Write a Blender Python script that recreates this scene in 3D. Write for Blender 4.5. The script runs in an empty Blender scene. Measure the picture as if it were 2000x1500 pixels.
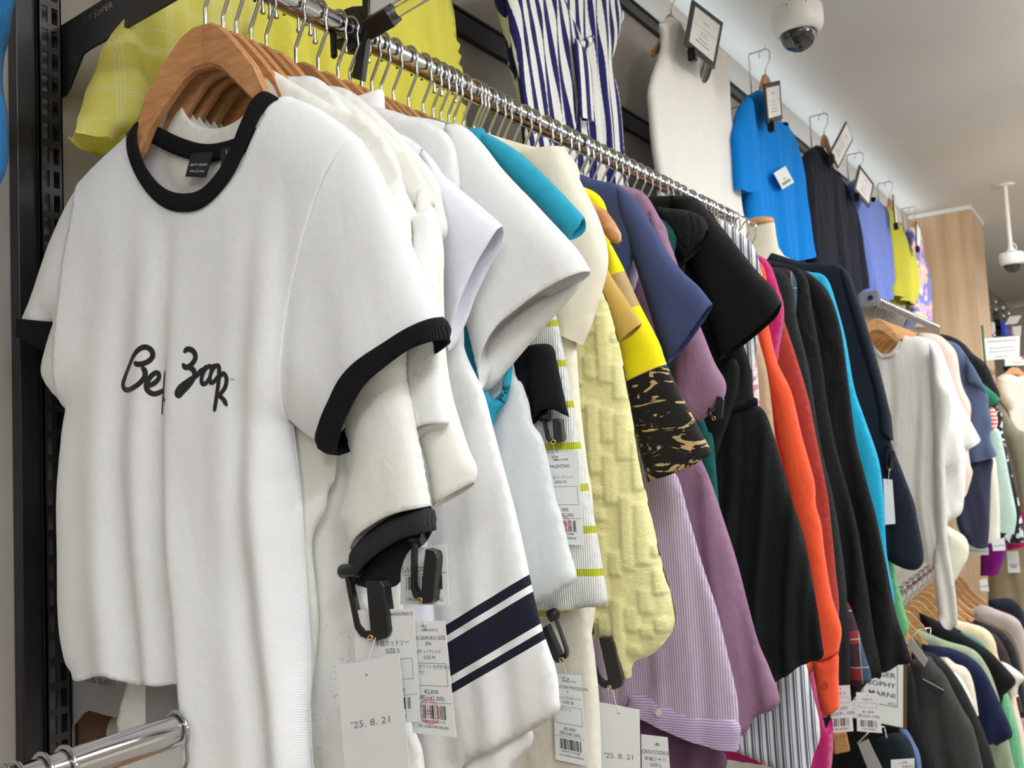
import bpy, bmesh, math, random
import numpy as np
from mathutils import Vector, Matrix
from mathutils.geometry import delaunay_2d_cdt
random.seed(7)
SC = bpy.context.scene
COL = SC.collection

# ------------------------------------------------------------------ camera
# X = out of the wall, Y = along the rail, Z = up.  Camera stands in the aisle.
H = 1.60                      # camera height
F, CX, CY = 1693.0, 1000.0, 750.0
def _n(v): return v / np.linalg.norm(v)
_Y = _n(np.array([1200.0, 55.0, F]))
_X = _n(np.array([2400.0, -235.0, -F]))
_X = _n(_X - (_X @ _Y) * _Y)
_Z = np.cross(_X, _Y)
MW = np.array([_X, _Y, _Z])   # camera axes (right, down, forward) -> world
cam_d = bpy.data.cameras.new('camera'); cam = bpy.data.objects.new('camera', cam_d); COL.objects.link(cam)
r_, d_, f_ = MW[:, 0], MW[:, 1], MW[:, 2]
cam.matrix_world = Matrix(((r_[0], -d_[0], -f_[0], 0), (r_[1], -d_[1], -f_[1], 0), (r_[2], -d_[2], -f_[2], H), (0, 0, 0, 1)))
cam_d.sensor_fit = 'HORIZONTAL'; cam_d.sensor_width = 36; cam_d.lens = 36 * F / 2000; cam_d.clip_start = 0.02
SC.camera = cam
cam_d.dof.use_dof = True; cam_d.dof.focus_distance = 1.15; cam_d.dof.aperture_fstop = 10.0

# ------------------------------------------------------------------ light
SC.view_settings.view_transform = 'Standard'; SC.view_settings.look = 'None'
SC.view_settings.gamma = 1; SC.view_settings.use_curve_mapping = False
SC.view_settings.exposure = -0.58
CEIL = H + 1.62
W = bpy.data.worlds.new('world'); SC.world = W; W.use_nodes = True
W.node_tree.nodes['Background'].inputs[0].default_value = (0.95, 0.97, 1.0, 1)
W.node_tree.nodes['Background'].inputs[1].default_value = 0.35
def area(name, loc, sx, sy, power, col=(1, 1, 1), rot=(0, 0, 0)):
    l = bpy.data.lights.new(name, 'AREA'); l.shape = 'RECTANGLE'; l.size = sx; l.size_y = sy
    l.energy = power; l.color = col
    o = bpy.data.objects.new(name, l); COL.objects.link(o); o.location = loc; o.rotation_euler = rot
    return o
# rows of linear lamps over the aisles; weaker uplights are added to brighten the ceiling
for x, ys in ((0.75, ((-1.6, 34), (0.3, 36), (2.2, 44), (4.1, 58), (6.0, 66), (8.5, 70))), (2.8, ((-1.2, 34), (1.5, 38), (4.5, 56), (8.0, 66)))):
    for y, p in ys:
        area('ceiling_lamp', (x, y, CEIL - 0.32), 0.25, 1.2, p, (0.84, 0.93, 1.0))
        area('ceiling_fill_up', (x, y, CEIL - 0.30), 0.25, 1.2, p * 0.66, (1.0, 0.98, 0.95), (math.pi, 0, 0))
# unseen spots added to brighten the wall displays and the pillar
def spot(loc, aim, power, ang=60):
    l = bpy.data.lights.new('wall_fill_spot', 'SPOT'); l.energy = power; l.spot_size = math.radians(ang); l.spot_blend = 0.8; l.shadow_soft_size = 0.06; l.color = (1.0, 0.97, 0.93)
    o = bpy.data.objects.new('wall_fill_spot', l); COL.objects.link(o); o.location = loc
    o.rotation_euler = (Vector(aim) - Vector(loc)).to_track_quat('-Z', 'Y').to_euler()
for y, p in ((1.4, 34), (3.0, 20), (4.6, 50)):
    spot((0.7, y - 0.6, CEIL - 0.2), (-1.2, y + 0.3, H + 0.9), p)
spot((0.4, 4.6, CEIL - 0.2), (-1.0, 7.0, H + 0.7), 190, 50)
# cool strip light hidden on top of the wall panel
area('cove_strip', (-1.21, 4.6, H + 1.478), 0.03, 5.2, 5.0, (0.72, 0.88, 1.0), (math.pi, 0, 0))

# ------------------------------------------------------------------ helpers
def unp(p, ox, oy, th, dy=0.0):
    """pixel of the photo -> (s, z) on the upright plane through (ox, oy) turned th about the vertical"""
    e = np.array([math.cos(th), math.sin(th)]); q = np.array([-math.sin(th), math.cos(th)])
    O = np.array([ox, oy]) + dy * q
    r = MW @ np.array([p[0] - CX, p[1] - CY, F])
    t = (q @ O) / (q @ r[:2])
    P = r * t
    return float((P[:2] - O) @ e), float(P[2] + H)
def at_fwd(p, dist):
    r = MW @ np.array([p[0] - CX, p[1] - CY, F]) * (dist / F)
    return Vector((r[0], r[1], r[2] + H))
def at_x(p, X):
    r = MW @ np.array([p[0] - CX, p[1] - CY, F]); r = r * (X / r[0]); return Vector((r[0], r[1], r[2] + H))
def at_y(p, Y):
    r = MW @ np.array([p[0] - CX, p[1] - CY, F]); r = r * (Y / r[1]); return Vector((r[0], r[1], r[2] + H))
def at_z(p, Z):
    r = MW @ np.array([p[0] - CX, p[1] - CY, F]); r = r * (Z / r[2]); return Vector((r[0], r[1], r[2] + H))

def tag(o, label, cat, group=None):
    o['label'] = label; o['category'] = cat
    if group: o['group'] = group
    return o
def empty(name, loc, th=0.0):
    o = bpy.data.objects.new(name, None); COL.objects.link(o); o.location = loc; o.rotation_euler = (0, 0, th)
    o.empty_display_size = 0.05
    return o
def link(name, me, mat, parent=None):
    o = bpy.data.objects.new(name, me); COL.objects.link(o)
    if mat is not None and len(me.materials) == 0: me.materials.append(mat)
    if parent is not None: o.parent = parent
    return o
def mesh(name, V, Fc, mat, parent=None, smooth=False, uv=None, matrix=None):
    me = bpy.data.meshes.new(name); me.from_pydata([tuple(v) for v in V], [], [tuple(f) for f in Fc]); me.update()
    if smooth: me.polygons.foreach_set('use_smooth', [True] * len(me.polygons))
    o = link(name, me, mat, parent)
    return o
class MB:
    """collects simple solids into one mesh"""
    def __init__(s): s.V = []; s.F = []; s.sm = []
    def add(s, V, Fc, sm=False):
        b = len(s.V); s.V += [tuple(v) for v in V]; s.F += [tuple(i + b for i in f) for f in Fc]; s.sm += [sm] * len(Fc); return s
    def box(s, a, b, bev=0.0):
        x0, y0, z0 = a; x1, y1, z1 = b
        if bev <= 0:
            V = [(x0, y0, z0), (x1, y0, z0), (x1, y1, z0), (x0, y1, z0), (x0, y0, z1), (x1, y0, z1), (x1, y1, z1), (x0, y1, z1)]
            return s.add(V, [(0, 3, 2, 1), (4, 5, 6, 7), (0, 1, 5, 4), (1, 2, 6, 5), (2, 3, 7, 6), (3, 0, 4, 7)])
        bm = bmesh.new(); bmesh.ops.create_cube(bm, size=1)
        for v in bm.verts: v.co = Vector(((x0 + x1) / 2 + v.co.x * (x1 - x0), (y0 + y1) / 2 + v.co.y * (y1 - y0), (z0 + z1) / 2 + v.co.z * (z1 - z0)))
        bmesh.ops.bevel(bm, geom=bm.edges[:], offset=bev, segments=2, affect='EDGES')
        bm.verts.index_update(); s.add([v.co for v in bm.verts], [[v.index for v in f.verts] for f in bm.faces]); bm.free(); return s
    def hexa(s, P):   # 8 corner points, bottom 4 then top 4
        return s.add(P, [(0, 3, 2, 1), (4, 5, 6, 7), (0, 1, 5, 4), (1, 2, 6, 5), (2, 3, 7, 6), (3, 0, 4, 7)])
    def tube(s, pts, r, n=10, caps=True):
        pts = [Vector(p) for p in pts]; V = []; Fc = []
        rr = r if isinstance(r, (list, tuple)) else [r] * len(pts)
        t0 = (pts[1] - pts[0]).normalized(); up = Vector((0, 0, 1)) if abs(t0.z) < 0.9 else Vector((0, 1, 0))
        nrm = t0.cross(up).normalized()
        for i, p in enumerate(pts):
            t = (pts[min(i + 1, len(pts) - 1)] - pts[max(i - 1, 0)]).normalized()
            nrm = (nrm - t * nrm.dot(t)).normalized(); b = t.cross(nrm)
            for k in range(n):
                a = 2 * math.pi * k / n; V.append(p + (nrm * math.cos(a) + b * math.sin(a)) * rr[i])
        for i in range(len(pts) - 1):
            for k in range(n):
                Fc.append((i * n + k, i * n + (k + 1) % n, (i + 1) * n + (k + 1) % n, (i + 1) * n + k))
        s.add(V, Fc, True)
        if caps: s.add(V[:n], [tuple(range(n - 1, -1, -1))]); s.add(V[-n:], [tuple(range(n))])
        return s
    def lathe(s, prof, c=(0, 0, 0), n=28, sx=1.0, sy=1.0):
        V = []; Fc = []; m = len(prof)
        for (r, z) in prof:
            for k in range(n):
                a = 2 * math.pi * k / n; V.append((c[0] + r * math.cos(a) * sx, c[1] + r * math.sin(a) * sy, c[2] + z))
        for i in range(m - 1):
            for k in range(n): Fc.append((i * n + k, i * n + (k + 1) % n, (i + 1) * n + (k + 1) % n, (i + 1) * n + k))
        return s.add(V, Fc, True)
    def prism(s, poly, y0, y1):   # polygon in (x,z), extruded along y
        n = len(poly); V = [(x, y0, z) for x, z in poly] + [(x, y1, z) for x, z in poly]
        Fc = [tuple(range(n)), tuple(range(2 * n - 1, n - 1, -1))] + [(i, i + n, (i + 1) % n + n, (i + 1) % n) for i in range(n)]
        return s.add(V, Fc)
    def build(s, name, mat, parent=None, bevel=0.0):
        me = bpy.data.meshes.new(name); me.from_pydata(s.V, [], s.F); me.update()
        me.polygons.foreach_set('use_smooth', s.sm)
        bm = bmesh.new(); bm.from_mesh(me); bmesh.ops.recalc_face_normals(bm, faces=bm.faces[:]); bm.to_mesh(me); bm.free()
        o = link(name, me, mat, parent)
        if bevel:
            m = o.modifiers.new('bevel', 'BEVEL'); m.width = bevel; m.segments = 2; m.limit_method = 'ANGLE'
        return o
def struct(o): o['kind'] = 'structure'; return o

# ------------------------------------------------------------------ materials
def newmat(name):
    m = bpy.data.materials.new(name); m.use_nodes = True
    return m, m.node_tree.nodes, m.node_tree.links, m.node_tree.nodes['Principled BSDF']
def plain(name, col, rough=0.5, metal=0.0, spec=0.5, noise=0.0, nscale=40, bump=0.0):
    m, N, L, B = newmat(name)
    B.inputs['Base Color'].default_value = (*col, 1); B.inputs['Roughness'].default_value = rough; B.inputs['Metallic'].default_value = metal
    B.inputs['Specular IOR Level'].default_value = spec
    tc = N.new('ShaderNodeTexCoord'); nz = N.new('ShaderNodeTexNoise'); nz.inputs['Scale'].default_value = nscale; nz.inputs['Detail'].default_value = 4
    L.new(tc.outputs['Object'], nz.inputs['Vector'])
    if noise:
        mx = N.new('ShaderNodeMix'); mx.data_type = 'RGBA'
        mx.inputs[6].default_value = (*[c * (1 - noise) for c in col], 1); mx.inputs[7].default_value = (*[min(1, c * (1 + noise)) for c in col], 1)
        L.new(nz.outputs[0], mx.inputs[0]); L.new(mx.outputs[2], B.inputs['Base Color'])
    if bump:
        bp = N.new('ShaderNodeBump'); bp.inputs['Strength'].default_value = bump; bp.inputs['Distance'].default_value = 0.002
        L.new(nz.outputs[0], bp.inputs['Height']); L.new(bp.outputs[0], B.inputs['Normal'])
    return m
def srgb(r, g, b):
    f = lambda c: ((c / 255 + 0.055) / 1.055) ** 2.4 if c > 10 else c / 255 / 12.92
    return (f(r), f(g), f(b))
class G:   # tiny node-graph helper
    def __init__(s, N, L): s.N = N; s.L = L
    def m(s, op, a, b=0.0, c=0.0):
        n = s.N.new('ShaderNodeMath'); n.operation = op
        for i, v in enumerate((a, b, c)):
            if isinstance(v, (int, float)): n.inputs[i].default_value = v
            else: s.L.new(v, n.inputs[i])
        return n.outputs[0]
    def mix(s, f, a, b):
        n = s.N.new('ShaderNodeMix'); n.data_type = 'RGBA'
        for i, v in ((0, f), (6, a), (7, b)):
            if isinstance(v, (int, float)): n.inputs[i].default_value = v
            elif isinstance(v, tuple): n.inputs[i].default_value = (*v, 1)
            else: s.L.new(v, n.inputs[i])
        return n.outputs[2]
    def noise(s, vec, scale, detail=3, dist=0.0, sx=1, sy=1, rough=0.5):
        mp = s.N.new('ShaderNodeMapping'); mp.inputs['Scale'].default_value = (sx, sy, 1); s.L.new(vec, mp.inputs[0])
        n = s.N.new('ShaderNodeTexNoise'); n.inputs['Scale'].default_value = scale; n.inputs['Detail'].default_value = detail
        n.inputs['Distortion'].default_value = dist; n.inputs['Roughness'].default_value = rough
        s.L.new(mp.outputs[0], n.inputs['Vector']); return n.outputs[0]
def fabric(name, col, pattern=None, weave=0.45, wr=0.35, wscale=7.0, rough=0.9, sheen=0.12, alpha=1.0, transl=0.0, var=0.05, rib=0.0, twill=0.0, seed=0.0, wy=0.45, pile=0.0):
    m, N, L, B = newmat(name); g = G(N, L)
    uvn = N.new('ShaderNodeUVMap'); uvn.uv_map = 'UVMap'; uv0 = uvn.outputs[0]
    of = N.new('ShaderNodeMapping'); of.inputs['Location'].default_value = (seed, seed * 1.7, 0); L.new(uv0, of.inputs[0]); uv = of.outputs[0]
    sp = N.new('ShaderNodeSeparateXYZ'); L.new(uv0, sp.inputs[0]); s, z = sp.outputs[0], sp.outputs[1]
    base = g.mix(g.noise(uv, 60, 4), tuple(c * (1 - var) for c in col), tuple(min(1, c * (1 + var)) for c in col))
    if pattern: base = pattern(g, base, s, z, uv)
    L.new(base, B.inputs['Base Color'])
    B.inputs['Roughness'].default_value = rough; B.inputs['Specular IOR Level'].default_value = 0.25
    B.inputs['Sheen Weight'].default_value = sheen * min(1.0, 0.06 + 1.6 * max(col)); B.inputs['Sheen Roughness'].default_value = 0.5
    nrm = None
    def bump(h, st, d, nrm):
        b = N.new('ShaderNodeBump'); b.inputs['Strength'].default_value = st; b.inputs['Distance'].default_value = d
        L.new(h, b.inputs['Height'])
        if nrm is not None: L.new(nrm, b.inputs['Normal'])
        return b.outputs[0]
    if wr: nrm = bump(g.noise(uv, wscale, 3, 1.2, 1.0, wy, 0.45), wr, 0.02, nrm)
    if wr: nrm = bump(g.noise(uv, wscale * 4.5, 3, 1.6, 1.0, 0.6, 0.5), wr * 0.55, 0.005, nrm)
    if pile: nrm = bump(g.noise(uv, 330, 4, 0, 1, 1, 0.7), 1.0, pile, nrm)
    if weave: nrm = bump(g.noise(uv, 700, 2), weave, 0.0009, nrm)
    if rib:
        nrm = bump(g.m('SINE', g.m('MULTIPLY', s, 2 * math.pi / rib)), 0.6, 0.0012, nrm)
    if twill:
        nrm = bump(g.m('SINE', g.m('MULTIPLY', g.m('ADD', s, z), 2 * math.pi / twill)), 0.3, 0.0004, nrm)
    at = N.new('ShaderNodeAttribute'); at.attribute_name = 'hem'
    gr = g.m('SUBTRACT', 1.0, g.m('COMPARE', at.outputs['Fac'], 0.020, 0.0011))
    nrm = bump(gr, 1.0, 0.006, nrm)
    L.new(nrm, B.inputs['Normal'])
    out = N['Material Output']; sh = B.outputs[0]
    if transl:
        t = N.new('ShaderNodeBsdfTranslucent'); L.new(base, t.inputs[0]); mx = N.new('ShaderNodeMixShader'); mx.inputs[0].default_value = transl
        L.new(sh, mx.inputs[1]); L.new(t.outputs[0], mx.inputs[2]); sh = mx.outputs[0]
    if alpha < 1:
        t = N.new('ShaderNodeBsdfTransparent'); mx = N.new('ShaderNodeMixShader'); mx.inputs[0].default_value = alpha
        L.new(t.outputs[0], mx.inputs[1]); L.new(sh, mx.inputs[2]); sh = mx.outputs[0]
    L.new(sh, out.inputs[0])
    return m
# patterns
def stripes(period, frac, col, slant=0.0, wob=0.0, phase=0.0, horiz=False):
    def p(g, base, s, z, uv):
        c = g.m('ADD', z, g.m('MULTIPLY', s, slant)) if horiz else g.m('ADD', s, g.m('MULTIPLY', z, slant))
        if wob: c = g.m('ADD', c, g.m('MULTIPLY', g.noise(uv, 5, 1, 0, 1, .6), wob))
        fr = g.m('FRACT', g.m('DIVIDE', g.m('ADD', c, 10.0 + phase), period))
        return g.mix(g.m('LESS_THAN', fr, frac), base, col)
    return p
def bands(m, lst):
    """lst of (w0, w1, colour) in w = z - m*s"""
    def p(g, base, s, z, uv):
        w = g.m('SUBTRACT', z, g.m('MULTIPLY', s, m))
        for w0, w1, c in lst:
            k = g.m('MULTIPLY', g.m('GREATER_THAN', w, w0), g.m('LESS_THAN', w, w1))
            base = g.mix(k, base, c)
        return base
    return p
def plaid(per, lines, col):
    def p(g, base, s, z, uv):
        for c in (s, z):
            fr = g.m('MULTIPLY', g.m('FRACT', g.m('DIVIDE', g.m('ADD', c, 10.0), per)), per)
            for l in lines:
                base = g.mix(g.m('MULTIPLY', g.m('COMPARE', fr, l, 0.0011), 0.55), base, col)
        return base
    return p
def blot(col, scale, lo, sx=1, sy=1, dist=1.0):
    def p(g, base, s, z, uv):
        return g.mix(g.m('GREATER_THAN', g.noise(uv, scale, 4, dist, sx, sy), lo), base, col)
    return p
def chain(*ps):
    def p(g, base, s, z, uv):
        for q in ps: base = q(g, base, s, z, uv)
        return base
    return p

M = {}
M['chrome'] = plain('chrome', (0.56, 0.56, 0.57), 0.09, 1.0)
M['steel'] = plain('steel', (0.55, 0.55, 0.55), 0.25, 1.0)
M['black'] = plain('black_powder_coat', (0.012, 0.012, 0.014), 0.35, 0, 0.5, bump=0.05, nscale=300)
M['blackgloss'] = plain('black_gloss', (0.02, 0.02, 0.022), 0.22)
M['plastic'] = plain('black_plastic', (0.010, 0.010, 0.012), 0.28, bump=0.03, nscale=200)
M['brass'] = plain('brass', (0.85, 0.55, 0.15), 0.25, 1.0)
M['paper'] = plain('paper', (0.80, 0.80, 0.79), 0.8, noise=0.02, nscale=90)
M['ink'] = plain('ink', (0.03, 0.03, 0.035), 0.8)
M['inkgrey'] = plain('stamp_ink', (0.18, 0.18, 0.22), 0.8)
M['inkred'] = plain('red_ink', (0.75, 0.10, 0.10), 0.8)
M['whitepl'] = plain('white_plastic', (0.80, 0.80, 0.78), 0.35)
M['thread'] = plain('clear_thread', (0.75, 0.75, 0.75), 0.3)
M['wallgrey'] = plain('wall_panel_grey', srgb(172, 165, 157), 0.55, noise=0.03, nscale=3)
M['ceil'] = plain('ceiling_board', srgb(222, 217, 210), 0.9, noise=0.02, nscale=8, bump=0.15)
M['floor'] = plain('floor_vinyl', srgb(146, 138, 128), 0.4, noise=0.12, nscale=6)
M['cream_paint'] = plain('cream_paint', srgb(232, 226, 214), 0.8, noise=0.02)
M['greymetal'] = plain('grey_enamel', srgb(150, 150, 150), 0.4, 0.0, noise=0.02, nscale=30)
M['cardboard'] = plain('brown_board', srgb(96, 66, 44), 0.7)
def glassm(name, col, rough=0.02):
    m, N, L, B = newmat(name); B.inputs['Base Color'].default_value = (*col, 1); B.inputs['Transmission Weight'].default_value = 1
    B.inputs['Roughness'].default_value = rough; B.inputs['IOR'].default_value = 1.3; return m
M['acrylic'] = glassm('clear_acrylic', (0.93, 0.95, 0.95))
def woodm(name, c1, c2, sc=(1, 1, 1), grain=22, rough=0.42):
    m, N, L, B = newmat(name); g = G(N, L); tc = N.new('ShaderNodeTexCoord')
    mp = N.new('ShaderNodeMapping'); mp.inputs['Scale'].default_value = sc; L.new(tc.outputs['Object'], mp.inputs[0])
    n1 = N.new('ShaderNodeTexNoise'); n1.inputs['Scale'].default_value = grain; n1.inputs['Detail'].default_value = 6; n1.inputs['Distortion'].default_value = 0.6
    L.new(mp.outputs[0], n1.inputs['Vector'])
    f = g.m('MULTIPLY', g.m('SUBTRACT', n1.outputs[0], 0.3), 2.2)
    c = g.mix(f, c1, c2)
    oi = N.new('ShaderNodeObjectInfo'); hs = N.new('ShaderNodeHueSaturation'); L.new(c, hs.inputs['Color'])
    L.new(g.m('ADD', 0.82, g.m('MULTIPLY', oi.outputs['Random'], 0.36)), hs.inputs['Value'])
    L.new(hs.outputs[0], B.inputs['Base Color'])
    bp = N.new('ShaderNodeBump'); bp.inputs['Strength'].default_value = 0.08; L.new(n1.outputs[0], bp.inputs['Height']); L.new(bp.outputs[0], B.inputs['Normal'])
    B.inputs['Roughness'].default_value = rough; return m
M['wood'] = woodm('hanger_wood', srgb(172, 118, 72), srgb(206, 150, 100), (1.2, 8, 6))
M['wood2'] = woodm('pale_hanger_wood', srgb(196, 140, 84), srgb(222, 172, 116), (1.2, 8, 6))
M['pillarwood'] = woodm('pillar_veneer', srgb(190, 158, 124), srgb(218, 190, 156), (3.0, 3.0, 0.12), 6, 0.5)
# ------------------------------------------------------------------ cloth
def resample(P, h):
    """catmull-rom through an open run of points, about h apart"""
    P = [np.array(p[:2], float) for p in P]
    if len(P) == 2:
        n = max(1, int(np.linalg.norm(P[1] - P[0]) / h)); return [P[0] + (P[1] - P[0]) * i / n for i in range(n + 1)]
    Q = [2 * P[0] - P[1]] + P + [2 * P[-1] - P[-2]]; out = []
    for i in range(1, len(Q) - 2):
        a, b, c, d = Q[i - 1:i + 3]; n = max(1, int(math.ceil(np.linalg.norm(c - b) / h)))
        for k in range(n):
            t = k / n; out.append(0.5 * ((2 * b) + (-a + c) * t + (2 * a - 5 * b + 4 * c - d) * t * t + (-a + 3 * b - 3 * c + d) * t ** 3))
    out.append(P[-1]); return out
def loop_segments(poly, h):
    """poly: control points, third item 'c' = corner, 'o' = corner that starts an open edge"""
    n = len(poly); cs = [i for i, p in enumerate(poly) if len(p) > 2]
    if not cs:
        R = resample(list(poly) + [poly[0]], h); return [(R, False)]
    segs = []
    for a, i in enumerate(cs):
        j = cs[(a + 1) % len(cs)]; run = [poly[i]]; k = i
        while True:
            k = (k + 1) % n; run.append(poly[k])
            if k == j: break
        segs.append((resample(run, h), poly[i][2] == 'o'))
    return segs
def seg_dist(P, segs):
    d = np.full(len(P), 9.0)
    for R in segs:
        R = np.array(R)
        for a, b in zip(R[:-1], R[1:]):
            v = b - a; L2 = v @ v
            t = np.clip(((P - a) @ v) / L2, 0, 1) if L2 > 0 else 0
            q = a + np.outer(t, v) if L2 > 0 else a
            d = np.minimum(d, np.hypot(*(P - q).T))
    return d
def thin(R, tol=0.0003):   # drop nearly collinear points (for fast distances)
    R = [np.array(r) for r in R]
    if len(R) < 3: return R
    a, b = R[0], R[-1]; v = b - a; L = np.linalg.norm(v)
    ds = [abs(v[0] * (p - a)[1] - v[1] * (p - a)[0]) / L if L > 1e-9 else np.linalg.norm(p - a) for p in R]
    k = int(np.argmax(ds))
    if ds[k] < tol or k in (0, len(R) - 1): return [a, b]
    return thin(R[:k + 1], tol)[:-1] + thin(R[k:], tol)
def inside(P, loop):
    x, y = P[:, 0], P[:, 1]; r = np.zeros(len(P), bool); L = np.array(loop); j = len(L) - 1
    for i in range(len(L)):
        xi, yi = L[i]; xj, yj = L[j]
        if yi != yj:
            c = ((yi > y) != (yj > y)) & (x < (xj - xi) * (y - yi) / (yj - yi) + xi); r ^= c
        j = i
    return r
class Sheet:
    def __init__(s, poly, T=0.015, w=0.05, fold=None, yoff=0.0, h=0.009):
        s.T, s.w, s.yoff, s.h = T, w, yoff, h; s.fold = fold or (lambda a, z: 0 * a)
        segs = loop_segments(poly, h); s.loop = []
        for R, o in segs: s.loop += R[:-1]
        s.closed = [thin(R) for R, o in segs if not o]; s.open = [thin(R) for R, o in segs if o]
    def g(s, P):
        d = np.clip((seg_dist(P, s.closed) - 0.0004) / s.w, 0, 1) if s.closed else np.ones(len(P)); return np.sqrt(np.clip(1 - (1 - d) ** 2, 0, 1))
    def y(s, P, side=-1):
        P = np.asarray(P, float); return s.yoff + side * s.T * s.g(P) + s.fold(P[:, 0], P[:, 1])
    def tri(s):
        L = np.array(s.loop); lo, hi = L.min(0), L.max(0); h = s.h
        xs = np.arange(lo[0], hi[0], h); zs = np.arange(lo[1], hi[1], h * 0.866)
        gx, gz = np.meshgrid(xs, zs); gx = gx + (np.arange(len(zs)) % 2)[:, None] * h / 2
        P = np.stack([gx.ravel(), gz.ravel()], 1); P = P[inside(P, s.loop)]
        if len(P): P = P[seg_dist(P, [thin(s.loop + [s.loop[0]])]) > 0.55 * h]
        n = len(L); A = [Vector(p) for p in L] + [Vector(p) for p in P]
        ov, oe, of, *_ = delaunay_2d_cdt(A, [(i, (i + 1) % n) for i in range(n)], [], 1, 1e-6)
        return np.array([(v.x, v.y) for v in ov]), [list(f) for f in of]
def cloth(name, sheet, mat, parent, back=None, mirror=False, solid=0.0, disp=None, single=False):
    """front and back surface of a garment piece as one mesh in the parent's local frame"""
    V = []; Fc = []; UV = []; HM = []
    for side, sh in ((-1, sheet), (1, back or sheet)):
        if single and side == 1: break
        P, T = sh.tri(); y = sh.y(P, side)
        if disp is not None and side == -1: y = y + disp(P[:, 0], P[:, 1])
        hm = seg_dist(P, sh.open) if sh.open else np.full(len(P), 1.0)
        b = len(V); V += [(-p[0] if mirror else p[0], yy, p[1]) for p, yy in zip(P, y)]; UV += [tuple(p) for p in P]; HM += list(hm)
        Fc += [[i + b for i in (f if (side == -1) != mirror else f[::-1])] for f in T]
    me = bpy.data.meshes.new(name); me.from_pydata(V, [], Fc); me.update()
    uvl = me.uv_layers.new(name='UVMap'); idx = np.empty(len(me.loops), int); me.loops.foreach_get('vertex_index', idx)
    uvl.data.foreach_set('uv', np.array(UV)[idx].astype(np.float32).ravel())
    at = me.attributes.new('hem', 'FLOAT', 'POINT'); at.data.foreach_set('value', np.array(HM, np.float32))
    bm = bmesh.new(); bm.from_mesh(me); bmesh.ops.remove_doubles(bm, verts=bm.verts[:], dist=2e-5); bm.to_mesh(me); bm.free()
    me.polygons.foreach_set('use_smooth', [True] * len(me.polygons))
    o = link(name, me, mat, parent)
    if solid:
        sm = o.modifiers.new('thickness', 'SOLIDIFY'); sm.thickness = solid; sm.offset = 0
    return o
def vfold(seed, A, f=9.0, z0=1.75, z1=1.1, drift=0.05, wr=0.002):
    rnd = random.Random(seed); ph = [rnd.uniform(0, 6.28) for _ in range(8)]; fr = [f * rnd.uniform(0.7, 1.3) for _ in range(3)]
    def fn(s, z):
        t = np.clip((z0 - z) / (z0 - z1), 0, 1.2); a = A * (0.12 + 0.88 * t ** 1.2)
        u = s + drift * np.sin(z * 6 + ph[3]) * 0.4 + drift * t * 0.3
        y = a * (np.sin(fr[0] * 6.28 * u + ph[0]) + 0.6 * np.sin(fr[1] * 12 * u + ph[1]) + 0.35 * np.sin(fr[2] * 21 * u + ph[2])) / 1.6
        return y + wr * np.sin(23 * z + 9 * s + ph[4]) * np.sin(31 * s - 8 * z + ph[5])
    return fn
RAILX = -0.893; RAILZ = H + 0.62
class Frame:
    """upright plane of a hanging thing: pixel <-> local coordinates"""
    def __init__(s, oy, th=12.0, ox=RAILX, dy=0.0): s.ox, s.oy, s.th, s.dy = ox, oy, math.radians(th), dy
    def loc(s, p, dy=0.0):
        if len(p) > 0 and p[0] == 'L': return (p[1], H + p[2], *p[3:])
        a = unp(p, s.ox, s.oy, s.th, s.dy + dy); return (*a, *p[2:])
    def poly(s, pts, dy=0.0): return [s.loc(p, dy) for p in pts]
    def empty(s, name): return empty(name, (s.ox, s.oy, 0), s.th)
    def world(s, sx, y, z):
        return Vector((s.ox + sx * math.cos(s.th) - y * math.sin(s.th), s.oy + sx * math.sin(s.th) + y * math.cos(s.th), z))
def mirrored(ch, dip=0.05):
    """right half (neck -> hem) to a whole outline"""
    ch = [tuple(c) for c in ch]; l = [(-c[0], c[1], *c[2:]) for c in ch][::-1]
    neck = ch[0]; a = [(neck[0], neck[1], 'c')] + ch[1:-1] + [(ch[-1][0], ch[-1][1], 'o')]
    b = [(l[0][0], l[0][1], 'c')] + l[1:-1] + [(l[-1][0], l[-1][1], 'o'), (l[-1][0] * 0.6, neck[1] - dip * 0.75), (0, neck[1] - dip), (neck[0] * 0.6, neck[1] - dip * 0.75)]
    return a + b

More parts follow.
